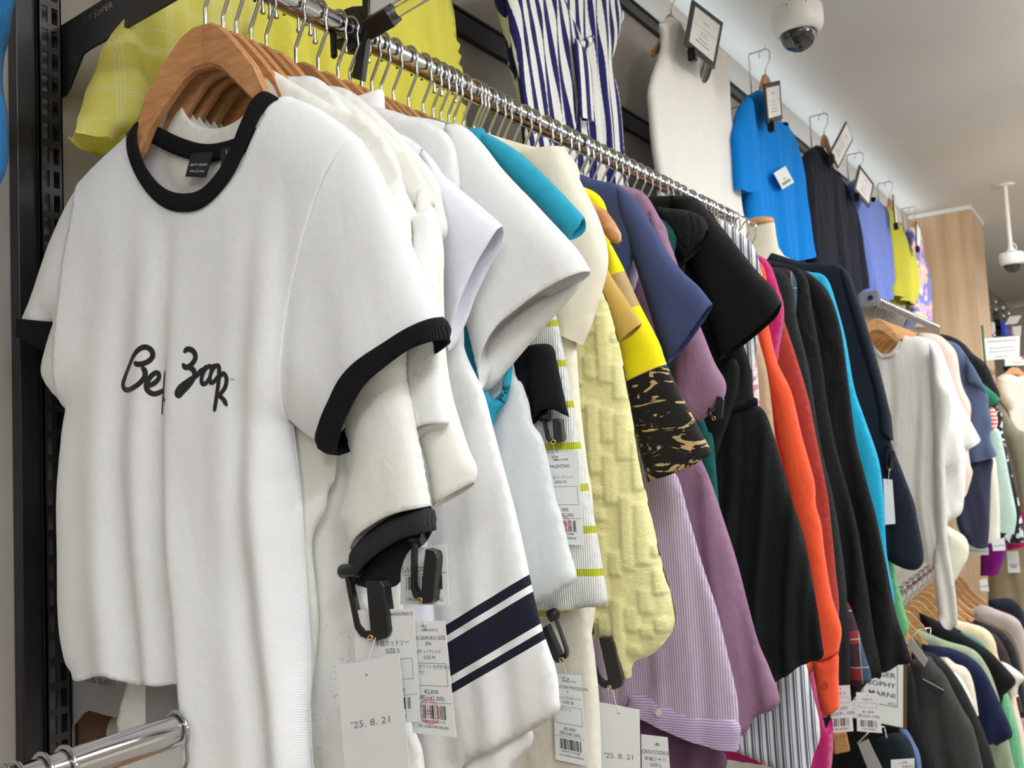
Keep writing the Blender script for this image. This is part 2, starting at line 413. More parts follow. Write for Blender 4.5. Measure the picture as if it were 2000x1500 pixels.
# ------------------------------------------------------------------ lettering
def text_geo(txt, size=1.0, align='LEFT', bold=False):
    cu = bpy.data.curves.new('lettering', 'FONT'); cu.body = txt; cu.size = size; cu.align_x = align; cu.resolution_u = 2
    if bold: cu.offset = 0.012 * size
    o = bpy.data.objects.new('lettering', cu); COL.objects.link(o)
    dg = bpy.context.evaluated_depsgraph_get(); me = bpy.data.meshes.new_from_object(o.evaluated_get(dg))
    V = [(v.co.x, v.co.y) for v in me.vertices]; Fc = [tuple(p.vertices) for p in me.polygons]
    bpy.data.objects.remove(o); bpy.data.curves.remove(cu); bpy.data.meshes.remove(me)
    return V, Fc
class Card:
    """thin flat card given by its 4 corners (tl, tr, br, bl) in world space"""
    def __init__(s, c, thick=0.0006):
        s.tl, s.tr, s.br, s.bl = [Vector(p) for p in c]
        s.w = ((s.tr - s.tl).length + (s.br - s.bl).length) / 2; s.h = ((s.bl - s.tl).length + (s.br - s.tr).length) / 2
        s.n = (s.bl - s.tl).cross(s.tr - s.tl).normalized()
        if s.n.dot(Vector((0, 0, H)) - s.tl) < 0: s.n = -s.n
        s.t = thick
    def at(s, u, v, k=1.0):
        a = s.tl.lerp(s.tr, u); b = s.bl.lerp(s.br, u); return a.lerp(b, v) + s.n * (s.t * 0.5 + 0.00025 * k)
    def body(s, name, mat, parent):
        q = s.n * s.t * 0.5; P = [s.bl, s.br, s.tr, s.tl]
        return MB().hexa([p - q for p in P] + [p + q for p in P]).build(name, mat, parent)
    def text(s, mb, txt, u, v, size, align='LEFT', sx=1.0, bold=False):
        """size = letter height as share of card height; (u,v) = baseline start"""
        V, Fc = text_geo(txt, 1.0, align, bold)
        if not V: return
        k = size * s.h / 0.7
        mb.add([s.at(u + x * k * sx / s.w, v - y * k / s.h) for x, y in V], Fc)
    def rect(s, mb, u0, v0, u1, v1, lw=0.0):
        if lw <= 0:
            mb.add([s.at(u0, v0), s.at(u1, v0), s.at(u1, v1), s.at(u0, v1)], [(0, 1, 2, 3)]); return
        a = lw / s.w; b = lw / s.h
        for q in ((u0, v0, u1, v0 + b), (u0, v1 - b, u1, v1), (u0, v0, u0 + a, v1), (u1 - a, v0, u1, v1)): s.rect(mb, *q)
    def barcode(s, mb, u0, v0, u1, v1, seed=1, n=34):
        r = random.Random(seed); ws = [r.choice((1, 1, 2, 3)) for _ in range(n)]; tot = sum(ws); x = u0
        for i, w in enumerate(ws):
            d = (u1 - u0) * w / tot
            if i % 2 == 0: s.rect(mb, x, v0, x + d, v1)
            x += d
    def ring(s, mb, u, v, r, lw):
        V = []; n = 28
        for i in range(n):
            a = 2 * math.pi * i / n
            for q in (r, r - lw): V.append(s.at(u + q * math.cos(a) / s.w, v + q * math.sin(a) / s.h, 1.6))
        mb.add(V, [(2 * i, 2 * ((i + 1) % n), 2 * ((i + 1) % n) + 1, 2 * i + 1) for i in range(n)])
    def hole(s, mb, u, v, r):
        n = 14; mb.add([s.at(u + r * math.cos(2 * math.pi * i / n) / s.w, v + r * math.sin(2 * math.pi * i / n) / s.h, 1.2) for i in range(n)], [tuple(range(n))])

# ------------------------------------------------------------------ hangers
def hanger_wood(width=0.178, drop=0.135, top=-0.085, sweep=0.03, thk=0.013):
    mb = MB(); fx = [0, .015, .03, .05, .08, .11, .15, .19, .205]; fz = [0, .0015, .010, .032, .070, .105, .140, .172, .180]; hh = [.056, .056, .056, .054, .048, .042, .036, .030, .020]
    k = width / .205; kd = drop / .135; rings = []
    for sg in (-1, 1):
        V = []; Fc = []
        for i, (x, z, h) in enumerate(zip(fx, fz, hh)):
            x *= k if x > 0.1 else 1; zt = top - z * kd; zb = zt - h; y = -sweep * x * (1 - 0.3 * x / width); c = 0.004
            t = thk * (1 if i < 7 else (0.85 if i == 7 else 0.6))
            prof = [(-t / 2, zb + c), (-t / 2, zt - c), (-t / 2 + c, zt), (t / 2 - c, zt), (t / 2, zt - c), (t / 2, zb + c), (t / 2 - c, zb), (-t / 2 + c, zb)]
            V += [(sg * x, y + a, b) for a, b in prof]
        n = 8; m = len(fx)
        for i in range(m - 1):
            for j in range(n): Fc.append((i * n + j, i * n + (j + 1) % n, (i + 1) * n + (j + 1) % n, (i + 1) * n + j))
        Fc.append(tuple(range((m - 1) * n, m * n)))
        mb.add(V, Fc)
    return mb
def hook_path(zb=-0.088):
    P = [(0, 0, zb), (0, 0, -0.064), (0.0006, 0, -0.061), (0.002, 0, -0.0585), (0.019, 0, -0.032), (0.0205, 0, -0.028)]
    R = 0.0220; c = -0.0018
    for i in range(0, 14):
        a = math.radians(-30 + i * 17.5); P.append((R * math.cos(a), 0, R * math.sin(a) + c))
    return P
hw = hanger_wood(); HANGER_ME = hw.build('tmp_wood', M['wood'], None); HANGER_ME.modifiers.new('b', 'BEVEL')
HANGER_MESH = HANGER_ME.data; bpy.data.objects.remove(HANGER_ME)
t_ = MB().tube(hook_path(), 0.0025, 8).build('tmp_hook', M['chrome'], None); HOOK_MESH = t_.data; bpy.data.objects.remove(t_)
t_ = hanger_wood(sweep=0.10, thk=0.016).build('tmp_wood', M['wood'], None); _small = {'front': t_.data}; bpy.data.objects.remove(t_)
t_ = MB().tube(hook_path(), 0.0032, 8).build('tmp_hook', M['chrome'], None); HOOK_THICK = t_.data; bpy.data.objects.remove(t_)
def hanger(y, label, group=None, th=12.0, x=RAILX, z=RAILZ, wood=True, mat='wood', scale=1.0, name='wooden_hanger', hookturn=0.0, hook=None):
    o = empty(name, (x, y, z), math.radians(th)); tag(o, label, 'hanger', group); o.scale = (scale, scale, scale)
    if wood:
        if mat not in _small:
            me = HANGER_MESH.copy(); me.materials.clear(); me.materials.append(M[mat]); _small[mat] = me
        link('hanger_body', _small[mat], None, o)
    h = link('hook', hook or HOOK_MESH, None, o); h.rotation_euler = (0, 0, math.radians(hookturn - th))
    return o

# ------------------------------------------------------------------ the setting
WX = -1.27
def box_obj(name, a, b, mat, parent=None, bev=0.0): return MB().box(a, b, bev).build(name, mat, parent)
struct(box_obj('floor', (WX - 0.1, -3.5, -0.06), (5.0, 14, 0.0), M['floor']))
struct(box_obj('ceiling', (WX - 0.1, -3.5, CEIL), (5.0, 14, CEIL + 0.06), M['ceil']))
struct(box_obj('wall_left', (WX - 0.1, -3.5, 0), (WX, 14, CEIL), M['wallgrey']))
struct(box_obj('wall_right', (5.0, -3.5, 0), (5.1, 14, CEIL), M['cream_paint']))
struct(box_obj('wall_far', (WX, 13.9, 0), (5.0, 14.0, CEIL), M['cream_paint']))
struct(box_obj('wall_near', (WX, -3.5, 0), (5.0, -3.4, CEIL), M['cream_paint']))
# black slot rails running along the wall panel
def wall_bar(name, z0, z1, y0, y1):
    o = MB().box((WX, y0, z0), (WX + 0.018, y1, z1)).build(name, M['black'], None, 0.002); struct(o)
    MB().box((WX + 0.018, y0, z1 - 0.006), (WX + 0.022, y1, z1)).build('lip', M['black'], o)
    return o
wall_bar('trim_1', H + 1.005, H + 1.068, 0.70, 6.9)
wall_bar('trim_2', H + 1.43, H + 1.475, 0.70, 6.9)
# wood-veneered pillar
pc = at_z((1893, 400), 1.62); pb = at_z((1923, 432), 1.62)
PXR, PY0, PY1 = pc.x, pc.y, pb.y
p_ = MB().box((WX, PY0, 0), (PXR, PY1, CEIL - 0.001)).build('wall_pillar', M['pillarwood'], None); struct(p_)
MB().box((WX, PY0 - 0.012, CEIL - 0.035), (PXR + 0.012, PY1 + 0.012, CEIL - 0.002)).build('cornice', M['whitepl'], p_)
# ------------------------------------------------------------------ fixtures
def rail(name, x, z, y0, y1, label, r=0.0172):
    o = MB().tube([(x, y0, z), (x, y1, z)], r, 28).build(name, M['chrome']); tag(o, label, 'rail'); return o
def fixtures():
    # slotted wall upright
    yA = at_x((30, 250), WX + 0.02).y; yB = at_x((76, 250), WX + 0.03).y; yC = at_x((121, 250), WX + 0.03).y
    o = empty('wall_upright', (WX, yA, 0)); tag(o, 'black slotted steel upright on the wall left of the front tee', 'upright')
    MB().box((0, 0, 0), (0.024, yB - yA, CEIL - 0.3)).build('frame_post', M['black'], o, 0.002)
    ch = MB(); w = yC - yB; b0 = yB - yA; c = [0.0, 0.14, 0.40, 0.58, 0.84, 1.0]; xf = 0.032
    for a, b in ((c[0], c[1]), (c[2], c[3]), (c[4], c[5])): ch.box((xf - 0.003, b0 + a * w, 0.1), (xf, b0 + b * w, CEIL - 0.35))
    z = 0.1
    while z < CEIL - 0.36:
        for a, b in ((c[1], c[2]), (c[3], c[4])): ch.box((xf - 0.003, b0 + a * w, z), (xf, b0 + b * w, z + 0.0105))
        z += 0.035
    ch.box((0, b0, 0.1), (xf, b0 + 0.002, CEIL - 0.35)).box((0, b0 + w - 0.002, 0.1), (xf, b0 + w, CEIL - 0.35))
    ch.build('slotted_channel', M['blackgloss'], o)
    MB().box((0.004, b0 + 0.003, 0.1), (0.010, b0 + w - 0.003, CEIL - 0.36)).build('channel_back', M['greymetal'], o)
    # shelf brackets that carry the rails
    YB = yC + 0.004
    def bracket(pts, mat, label, words, px0, px1, hgt):
        o = empty('rail_bracket', (WX + 0.03, YB, H)); tag(o, label, 'bracket')
        P = [at_y(p, YB) for p in pts]; poly = [(q.x - WX - 0.03, q.z - H) for q in P]
        MB().prism(poly, 0, 0.004).build('plate', mat, o, 0.0008)
        a = at_y(px0, YB); b = at_y(px1, YB); V, Fc = text_geo(words, 1.0); xm = max(v[0] for v in V); d = (b - a)
        mb = MB(); mb.add([(a.x + d.x * x / xm - WX - 0.03, -0.0006, a.z + d.z * x / xm + y * hgt - H) for x, y in V], Fc); mb.build('stamped_lettering', M['steel'], o)
    bracket([(118, 50), (198, 0), (330, -82), (560, -230), (560, -150), (430, -55), (340, 0), (194, 84), (171, 97), (160, 106), (134, 172), (126, 186), (118, 190)], M['black'],
            'black angled rail bracket with stamped lettering at top left', 'SUS SUPER', (160, 50), (221, 14), 0.013)
    bracket([(114, 1289), (216, 1309), (374, 1340), (560, 1376), (560, 1470), (400, 1441), (270, 1412), (200, 1396), (174, 1388), (160, 1394), (140, 1420), (125, 1437), (119, 1430)], M['greymetal'],
            'grey enamelled rail bracket with stamped lettering below the front tee', 'SUS SUPER', (166, 1329), (229, 1344), 0.011)
    o = box_obj('wall_board', (WX + 0.002, at_x((146, 1420), WX).y, H - 0.95), (WX + 0.01, at_x((203, 1420), WX).y + 0.02, H - 0.33), M['cardboard'])
    tag(o, 'dark brown board on the wall below the grey bracket', 'board')
    # main rail
    rail('clothes_rail', RAILX, RAILZ, 0.05, 2.415, 'long chrome rail carrying the crowded front row of hangers')
    zl = at_x((380, 1415), RAILX).z
    rail('clothes_rail', RAILX, zl, -0.4, 0.585, 'lower chrome rail at bottom left under the white ringer tee')
    for i, (px, py) in enumerate([(8, 1497), (31, 1488), (84, 1470), (128, 1458), (344, 1388)]):
        hanger(at_x((px, py + 26), RAILX).y, 'chrome hanger hook on the lower rail at bottom left', 'hangers on the lower left rail', z=zl, th=12 + i * 3)
    # black support that drops to the rail, with its clear sign arm
    ys = at_x((714, 62), RAILX + 0.030).y; o = empty('rail_support', (RAILX, ys, RAILZ)); tag(o, 'black steel rail support with flange and clear sign arm', 'bracket')
    L = lambda p, y=ys: at_y(p, y) - Vector((RAILX, ys, RAILZ))
    P = [L(p) for p in [(711, -120), (711, 13), (692, 14), (676, 20), (672, 36), (690, 52), (704, 66), (701, 108), (692, 140), (687, 152), (709, 158), (715, 110), (722, 60), (725, -120)]]
    MB().prism([(q.x, q.z) for q in P], -0.004, 0.006).build('plate', M['black'], o, 0.001)
    MB().tube([(0, -0.006, 0), (0, 0.008, 0)], 0.031, 28).build('flange', M['black'], o)
    a = L((722, 55)); b = L((768, 28))
    MB().tube([a, b], 0.019, 4).build('sign_arm', M['black'], o, 0.001)
    c_ = b + (b - a).normalized() * 0.22
    MB().tube([b, c_], 0.008, 12).build('clear_rod', M['acrylic'], o)
    up = Vector((0, 0, 1)); q = [a + up * 0.016 + (b - a) * 0.12, c_ + up * 0.010]
    MB().hexa([q[0] - Vector((0, .002, 0)), q[1] - Vector((0, .002, 0)), q[1] + Vector((0, .002, 0)), q[0] + Vector((0, .002, 0))] +
              [p + up * 0.11 for p in (q[0] - Vector((0, .002, 0)), q[1] - Vector((0, .002, 0)), q[1] + Vector((0, .002, 0)), q[0] + Vector((0, .002, 0)))]).build('sign_board', M['whitepl'], o)
    # stop screws under the rail
    for i, (px, py) in enumerate([(513, 15), (527, 25), (539, 24), (583, 52), (606, 58), (615, 74), (676, 92), (719, 112), (848, 172), (862, 178), (888, 191)]):
        p = at_x((px, py), RAILX)
        s = MB().tube([(0, 0, 0.014), (0, 0, -0.004)], 0.0022, 8).tube([(0, 0, -0.004), (0, 0, -0.008)], 0.0036, 8).build('stop_screw', M['steel'], None)
        s.location = p; tag(s, 'small steel screw hanging under the front rail', 'screw', 'screws under the front rail')
    m = MB().box((-0.006, -0.004, -0.02), (0.006, 0.004, 0.02), 0.003).build('rail_stop', M['plastic'], None); m.location = at_x((652, 88), RAILX)
    tag(m, 'small black plastic stop hanging under the front rail', 'rail stop')
fixtures()

# ------------------------------------------------------------------ front tee
def sweep_band(pts, wv, hw, ht, mat, name, parent, closed=True, n=10):
    mb = MB(); N = len(pts); V = []; Fc = []
    for i, p in enumerate(pts):
        w = Vector(wv[i]).normalized(); t = (Vector(pts[(i + 1) % N]) - Vector(pts[i - 1])).normalized(); q = t.cross(w).normalized()
        for k in range(n):
            a = 2 * math.pi * k / n; ca, sa = math.cos(a), math.sin(a)
            V.append(Vector(p) + w * hw * (abs(ca) ** 0.6 * (1 if ca > 0 else -1)) + q * ht * (abs(sa) ** 0.6 * (1 if sa > 0 else -1)))
    for i in range(N if closed else N - 1):
        j = (i + 1) % N
        for k in range(n): Fc.append((i * n + k, i * n + (k + 1) % n, j * n + (k + 1) % n, j * n + k))
    mb.add(V, Fc, True); return mb.build(name, mat, parent)
def front_tee():
    fr = Frame(0.646, 14.0, dy=-0.018)
    root = fr.empty('ringer_tee'); tag(root, 'white ringer tee with black collar and cuffs and black script lettering, frontmost on the rail', 't-shirt')
    wt = fabric('white_jersey', srgb(240, 240, 241), weave=0.22, wr=0.25, wscale=6.0, var=0.012, twill=0.0026)
    bk = fabric('black_rib', srgb(16, 17, 20), weave=0.2, wr=0, rib=0.0022, var=0.1, sheen=0.05)
    s0 = fr.loc((377, 700))[0]
    def fold(s, z):
        t = np.clip((H + 0.33 - z) / 0.55, 0, 1.15); s = s - s0 + 0.012 * np.sin(z * 9)
        S = lambda x, w: 1 / (1 + np.exp(-x / w * 4))
        gs = lambda c, w: np.exp(-((s - c) / w) ** 2)
        y = -0.030 * t ** 1.3 * S(s + 0.030 - 0.012 * t, 0.012) * (1 - 0.75 * S(s - 0.02, 0.10))
        y += t * (0.014 * gs(-0.098, 0.020) - 0.012 * gs(-0.135, 0.025) - 0.010 * gs(-0.065, 0.02) + 0.012 * gs(0.085, 0.016) - 0.008 * gs(0.11, 0.02) + 0.013 * gs(0.135, 0.014))
        y += 0.006 * gs(-0.045, 0.03) * np.clip(t * 3, 0, 1) + 0.004 * np.sin(s * 40 + 1) * np.clip(t * 2, 0, 1)
        return y + 0.0012 * np.sin(35 * z + 12 * s) * np.sin(28 * s - 9 * z)
    arm = [(664, 300), (625, 400), (590, 520), (572, 600), (560, 700)]
    armL = [(125, 640), (140, 500), (152, 420)]
    cuffR = [(790, 655), (720, 705), (680, 745), (655, 790), (632, 835)]
    side = [(560, 900), (570, 975), (574, 1080), (584, 1255), (588, 1395)]
    neck = [(262, 305), (290, 362), (330, 405), (377, 420), (422, 405), (470, 350), (508, 270), (530, 205)]
    hem = [(540, 1532), (470, 1518), (430, 1502), (397, 1478), (384, 1425), (372, 1341), (330, 1332), (300, 1326), (272, 1338), (245, 1322), (220, 1312), (160, 1328)]
    sideL = [(115, 1290), (103, 1200), (101, 1000), (107, 860)]
    A = [(548, 178, 'c'), (600, 200), (640, 225), (672, 250), (690, 264, 'o')] + arm + [(551, 830, 'c')] + side + [(596, 1530, 'o')]
    B = [(130, 1320, 'c')] + sideL + [(116, 800, 'o')] + armL + [(145, 345, 'c'), (190, 298), (247, 246, 'o')]
    kw = dict(T=0.030, w=0.075, fold=fold, h=0.0045)
    shF = Sheet(fr.poly(A + hem + B + neck), **kw)
    shB = Sheet(fr.poly(A + [(480, 1400), (380, 1330), (250, 1325)] + B + [(300, 280), (370, 300), (480, 255)]), T=0.020, w=0.06, fold=lambda s, z: 0.4 * fold(s, z), h=0.008)
    cloth('body', shF, wt, root, back=shB, solid=0.0012)
    sf = lambda s, z: fold(s, z) + 0.0022 * np.sin(60 * s + 25 * z) * np.clip((s - s0 - 0.17) * 12, 0, 1)
    armI = [(655, 300), (616, 400), (581, 520), (563, 600), (551, 700)]
    shR = Sheet(fr.poly([(690, 264, 'c'), (730, 330), (770, 420), (810, 520), (850, 617, 'o')] + cuffR + [(608, 868, 'c'), (580, 850), (545, 826, 'o')] + armI[::-1]), T=0.0285, w=0.075, fold=sf, h=0.005)
    cloth('sleeve', shR, wt, root)
    cr = Sheet(fr.poly([(850, 617, 'c'), (862, 632), (861, 660, 'o'), (800, 692), (735, 750), (695, 815), (668, 870), (648, 888, 'c'), (625, 886), (612, 880), (608, 868, 'o')] + cuffR[::-1]), T=0.033, w=0.05, fold=sf, h=0.005)
    o = cloth('cuff', cr, bk, root, solid=0.003); o['label'] = 'black ribbed cuff'
    shL = Sheet(fr.poly([(145, 345, 'c'), (110, 400), (80, 470), (50, 560), (23, 620, 'o'), (60, 625), (90, 628, 'c'), (75, 670), (64, 720), (75, 752), (116, 800, 'o')] + armL), T=0.024, w=0.05, fold=sf, h=0.006)
    cloth('sleeve', shL, wt, root)
    cl = Sheet(fr.poly([(23, 620, 'c'), (19, 650, 'o'), (30, 656), (60, 668), (84, 690, 'c'), (94, 660), (90, 628, 'o'), (60, 625)]), T=0.026, w=0.03, fold=sf, h=0.005)
    cloth('cuff', cl, bk, root, solid=0.003)['label'] = 'black ribbed cuff'
    # collar: front run on the front sheet, back run behind the hanger
    f_pts = fr.poly([(254, 240), (271, 296), (298, 352), (335, 391), (377, 402), (417, 390), (461, 337), (494, 262), (514, 205), (534, 178)])
    b_pts = [(s, z) for s, z in fr.poly([(524, 196), (485, 242), (425, 272), (365, 284), (310, 270), (272, 250)])]
    Rf = resample(f_pts, 0.005); Rb = resample(b_pts, 0.005)
    pts = []; yf = shF.y(np.array(Rf), -1)
    for (s, z), y in zip(Rf, yf): pts.append(Vector((s, min(y, -0.004) - 0.002, z)))
    nb = len(Rb)
    for i, (s, z) in enumerate(Rb):
        e = math.sin(math.pi * (i + 0.5) / nb) ** 0.5; pts.append(Vector((s, 0.004 + 0.010 * e, z)))
    N_ = len(pts)
    for k in range(4): pts = [(pts[i - 1] + pts[i] * 2 + pts[(i + 1) % N_]) / 4 for i in range(N_)]
    ctr = Vector((s0, 0, H + 0.50)); wv = [Vector((ctr.x - p.x, 0, ctr.z - p.z)).normalized() for p in pts]
    sweep_band(pts, wv, 0.0115, 0.0028, bk, 'collar', root)['label'] = 'black ribbed collar'
    # neck labels
    def neck_label(q, words, nm):
        c = [fr.world(*[(s, 0.002, z) for (s, z) in [fr.loc(p, 0.02)]][0]) for k, p in enumerate(q)]
        inv = Matrix.Translation((fr.ox, fr.oy, 0)) @ Matrix.Rotation(fr.th, 4, 'Z'); inv.invert()
        cd = Card([inv @ p for p in c], 0.0008); cd.n = Vector((0, -1, 0)); b = cd.body(nm, M['black'], root)
        mb = MB()
        for w_, u, v, sz in words: cd.text(mb, w_, u, v, sz, 'CENTER')
        if words: mb.build('label_lettering', M['paper'], b)
    neck_label([(374, 300), (417, 296), (402, 347), (362, 345)], [('BETTY BOOP', 0.5, 0.55, 0.10), ('x', 0.5, 0.66, 0.06), ('MARC JACOBS', 0.5, 0.80, 0.08)], 'neck_label')
    neck_label([(432, 290), (457, 286), (452, 308), (430, 310)], [('S', 0.5, 0.6, 0.35)], 'size_label')
    neck_label([(434, 310), (446, 308), (438, 350), (427, 352)], [], 'care_label')
    # script lettering printed on the chest (strokes laid on the cloth)
    Zm = lambda pts: [(x / 2.857, 450 + y / 2.857) for x, y in pts]
    el = lambda cx, cy, rx, ry, rot, a0=0, a1=360, n=22: [(cx + rx * math.cos(math.radians(a)) * math.cos(rot) - ry * math.sin(math.radians(a)) * math.sin(rot), cy + rx * math.cos(math.radians(a)) * math.sin(rot) + ry * math.sin(math.radians(a)) * math.cos(rot)) for a in np.linspace(a0, a1, n)]
    strokes = [([(797, 742), (828, 752), (868, 738), (892, 705), (884, 670), (852, 657), (808, 690), (764, 755), (730, 815), (714, 860), (726, 888), (770, 890), (822, 864), (853, 825), (856, 790), (842, 764)], 21),
               ([(850, 878), (892, 858), (918, 828), (918, 803), (902, 798), (880, 820), (863, 858), (866, 893), (892, 914), (926, 904), (945, 888)], 20),
               ([(958, 784), (951, 850), (946, 930), (943, 990), (941, 1032)], 12), ([(946, 942), (960, 946), (978, 950)], 20),
               ([(1072, 748), (1092, 770), (1122, 750), (1140, 715), (1128, 680), (1098, 668), (1078, 688)], 21),
               ([(1098, 768), (1128, 780), (1138, 812), (1118, 856), (1082, 900), (1060, 925), (1048, 912), (1062, 880), (1100, 848), (1150, 812), (1184, 772)], 21),
               (el(1204, 812, 22, 52, 0.35), 18), (el(1250, 806, 21, 50, 0.35), 18),
               ([(1268, 758), (1278, 800), (1274, 860), (1266, 940), (1256, 1014)], 18), ([(1276, 836), (1296, 802), (1316, 826), (1312, 876), (1290, 914), (1284, 926), (1304, 944), (1322, 982)], 17),
               ([(1184, 772), (1196, 764), (1212, 768)], 14), ([(1228, 766), (1244, 758), (1262, 764)], 14)]
    mb = MB()
    for st, w in strokes:
        R = resample([fr.loc(p) for p in Zm(st)], 0.0022); R = np.array(R); hw = w / 2.857 * 0.00090 / 2
        T = np.gradient(R, axis=0); T /= np.linalg.norm(T, axis=1)[:, None] + 1e-9; Nn = np.stack([-T[:, 1], T[:, 0]], 1)
        n = len(R); tp = np.minimum(1, 0.45 + np.minimum(np.arange(n), np.arange(n)[::-1]) / 4.0)
        rows = [R + Nn * (hw * tp * k)[:, None] for k in (-1, 0, 1)]
        V = []
        for r in rows:
            y = shF.y(r, -1) - 0.0011; V += [(a, b, c) for (a, c), b in zip(r, y)]
        Fc = []
        for k in range(2):
            for i in range(n - 1): Fc.append((k * n + i, k * n + i + 1, (k + 1) * n + i + 1, (k + 1) * n + i))
        mb.add(V, Fc, True)
    V, Fc = text_geo('TM'); a = fr.loc((1333 / 2.857, 450 + 845 / 2.857)); k = 0.0042
    P = np.array([(a[0] + x * k, a[1] + y * k) for x, y in V]); y = shF.y(P, -1) - 0.0011
    mb.add([(p[0], yy, p[1]) for p, yy in zip(P, y)], Fc)
    mb.build('script_lettering', plain('print_ink', (0.012, 0.012, 0.014), 0.5), root)['label'] = 'black script lettering printed across the chest'
    hanger(0.646, 'wooden hanger with chrome hook holding the white ringer tee', th=14, mat='front')
front_tee()
# ------------------------------------------------------------------ garments on the front rail
WHITE = srgb(238, 237, 232)
def Lp(s, z, *f): return ('L', s, z, *f)
def garment(name, label, cat, Y, body=None, sleeve=None, mat=None, th=12.0, T=0.010, A=0.006, w=0.035, h=0.010, seed=None, cuff=None, cuffmat=None, sT=0.018, dip=0.06, whole=None,
            solid=0.0, hang=True, hwood='wood', hname=None, sdy=0.0, disp=None, lower=None, mirror_sleeve=True, ff=9.0, ox=RAILX, sA=0.4, sh=None, collar=None, group=None, hz=None):
    """a garment: traced right half mirrored about its hanger; sleeves are parts"""
    seed = seed if seed is not None else int(Y * 1000)
    fr = Frame(Y, th, ox); root = fr.empty(name); tag(root, label, cat, group)
    fo = vfold(seed, A, ff)
    if body or whole:
        poly = mirrored(fr.poly(body), dip) if body else fr.poly(whole)
        sht = Sheet(poly, T, w, fo, 0, h); cloth('body', sht, mat, root, disp=disp, solid=solid)
        if collar:
            n = poly[0]; ch = collar; k = 14; pts = []
            for i in range(k * 2):
                a = 2 * math.pi * i / (k * 2); pts.append((n[0] * 1.02 * math.cos(a), 0.028 * -math.sin(a), n[1] + 0.014 - dip * 0.9 * max(0, math.sin(a)) ** 1.3))
            wv = [Vector((0, 0, 1))] * len(pts); sweep_band(pts, wv, ch, 0.003, mat, 'collar', root)
    if sleeve:
        sp = fr.poly(sleeve, sdy); s1 = Sheet(sp, sT, w, lambda s, z: fo(s, z) * sA, sdy, sh or h * 0.8)
        cloth('sleeve', s1, mat, root, solid=solid, disp=disp)
        if mirror_sleeve: cloth('sleeve', s1, mat, root, mirror=True, solid=solid)
    if cuff:
        c1 = Sheet(fr.poly(cuff, sdy), sT * 1.08, w * 0.8, lambda s, z: fo(s, z) * sA, sdy, h * 0.7)
        cloth('cuff', c1, cuffmat or mat, root, solid=0.002)
        if mirror_sleeve: cloth('cuff', c1, cuffmat or mat, root, mirror=True, solid=0.002)
    if lower:
        for nm, pl, dyy, mt in lower:
            cloth(nm, Sheet(fr.poly(pl, dyy), T, w, lambda s, z: fo(s, z) * 0.5, dyy, h), mt or mat, root, solid=solid)
    if hang: hanger(Y, 'wooden hanger holding the ' + (hname or ' '.join(label.split(',')[0].split()[:11])), th=th, mat=hwood, x=ox, z=hz or RAILZ)
    return fr, root
def fab(nm, rgb, **k): return fabric(nm, srgb(*rgb), **k)
SH = [Lp(.075, .475), Lp(.14, .445), Lp(.205, .400)]     # usual neck-to-shoulder run

# --- whites at the front
m2 = fab('offwhite_slub', (238, 236, 228), weave=0.5, wr=0.35, wscale=9); rib = fab('charcoal_rib', (44, 44, 46), rib=0.0022, wr=0, sheen=0.1)
garment('long_tee', 'off-white tee with charcoal ribbed cuffs, second on the front rail', 't-shirt', 0.672,
        [Lp(.075, .47), (660, 212), (705, 228), (750, 266), (785, 353), (760, 480), Lp(.15, .16), (655, 900), (640, 960), (634, 1000), (612, 1055), (618, 1140), (622, 1220), (610, 1330), (600, 1420), (598, 1560)],
        [(757, 364, 'c'), (785, 353), (800, 430), (803, 520), (797, 640), (792, 723), (806, 800), (831, 933), (841, 988, 'o'), (780, 1003), (722, 1038), (689, 1076, 'c'), (680, 1040), (666, 1005), (678, 960), (690, 900), (676, 831), (690, 740), (700, 600), (715, 480)],
        m2, T=0.008, A=0.004, cuff=[(841, 987, 'c'), (848, 1012), (847, 1036, 'o'), (800, 1050), (748, 1084), (716, 1118), (696, 1142, 'c'), (686, 1110), (689, 1076, 'c'), (722, 1038), (780, 1003)], cuffmat=rib, sT=0.022, h=0.007, solid=0.001,
        lower=[('cuff_back', [(846, 1034, 'c'), (832, 1058), (800, 1086), (790, 1116), (774, 1143), (732, 1150), (697, 1143, 'o'), (716, 1116), (748, 1082), (800, 1048, 'c')], 0.012, rib)])
inkp = blot(srgb(70, 74, 160), 60, 0.64, 1, 1, 2)
m3 = fab('white_print_jersey', (240, 239, 236), pattern=None, wr=0.4)
garment('rolled_sleeve_tee', 'white tee with plain turned sleeve end and faint blue print, third on rail', 't-shirt', 0.692,
        [Lp(.075, .47), Lp(.14, .44), (806, 400), (820, 520), Lp(.16, .10), (690, 960), (700, 1100), (750, 1250), (800, 1400), (826, 1480), (826, 1600)],
        [(806, 423, 'c'), (845, 410), (852, 480), (856, 560), (858, 660), (866, 761), (876, 812), (877, 827, 'o'), (841, 829), (805, 843, 'c'), (796, 786), (791, 723), (797, 640), (803, 520)],
        fab('white_blue_print', (240, 239, 236), pattern=lambda g, b, s, z, uv: g.mix(g.m('MULTIPLY', g.m('MULTIPLY', g.m('GREATER_THAN', g.noise(uv, 160, 5, 2), 0.60), g.m('GREATER_THAN', g.noise(uv, 14, 2, 0, 2, .4), 0.60)), 0.28), b, srgb(96, 100, 176)), wr=0.4), T=0.007, A=0.005, h=0.008, sT=0.016, solid=0.0012,
        lower=[('sleeve_facing', [(864, 836, 'c'), (838, 842), (810, 860, 'o'), (806, 840), (840, 826), (876, 824, 'c')], 0.004, None)])
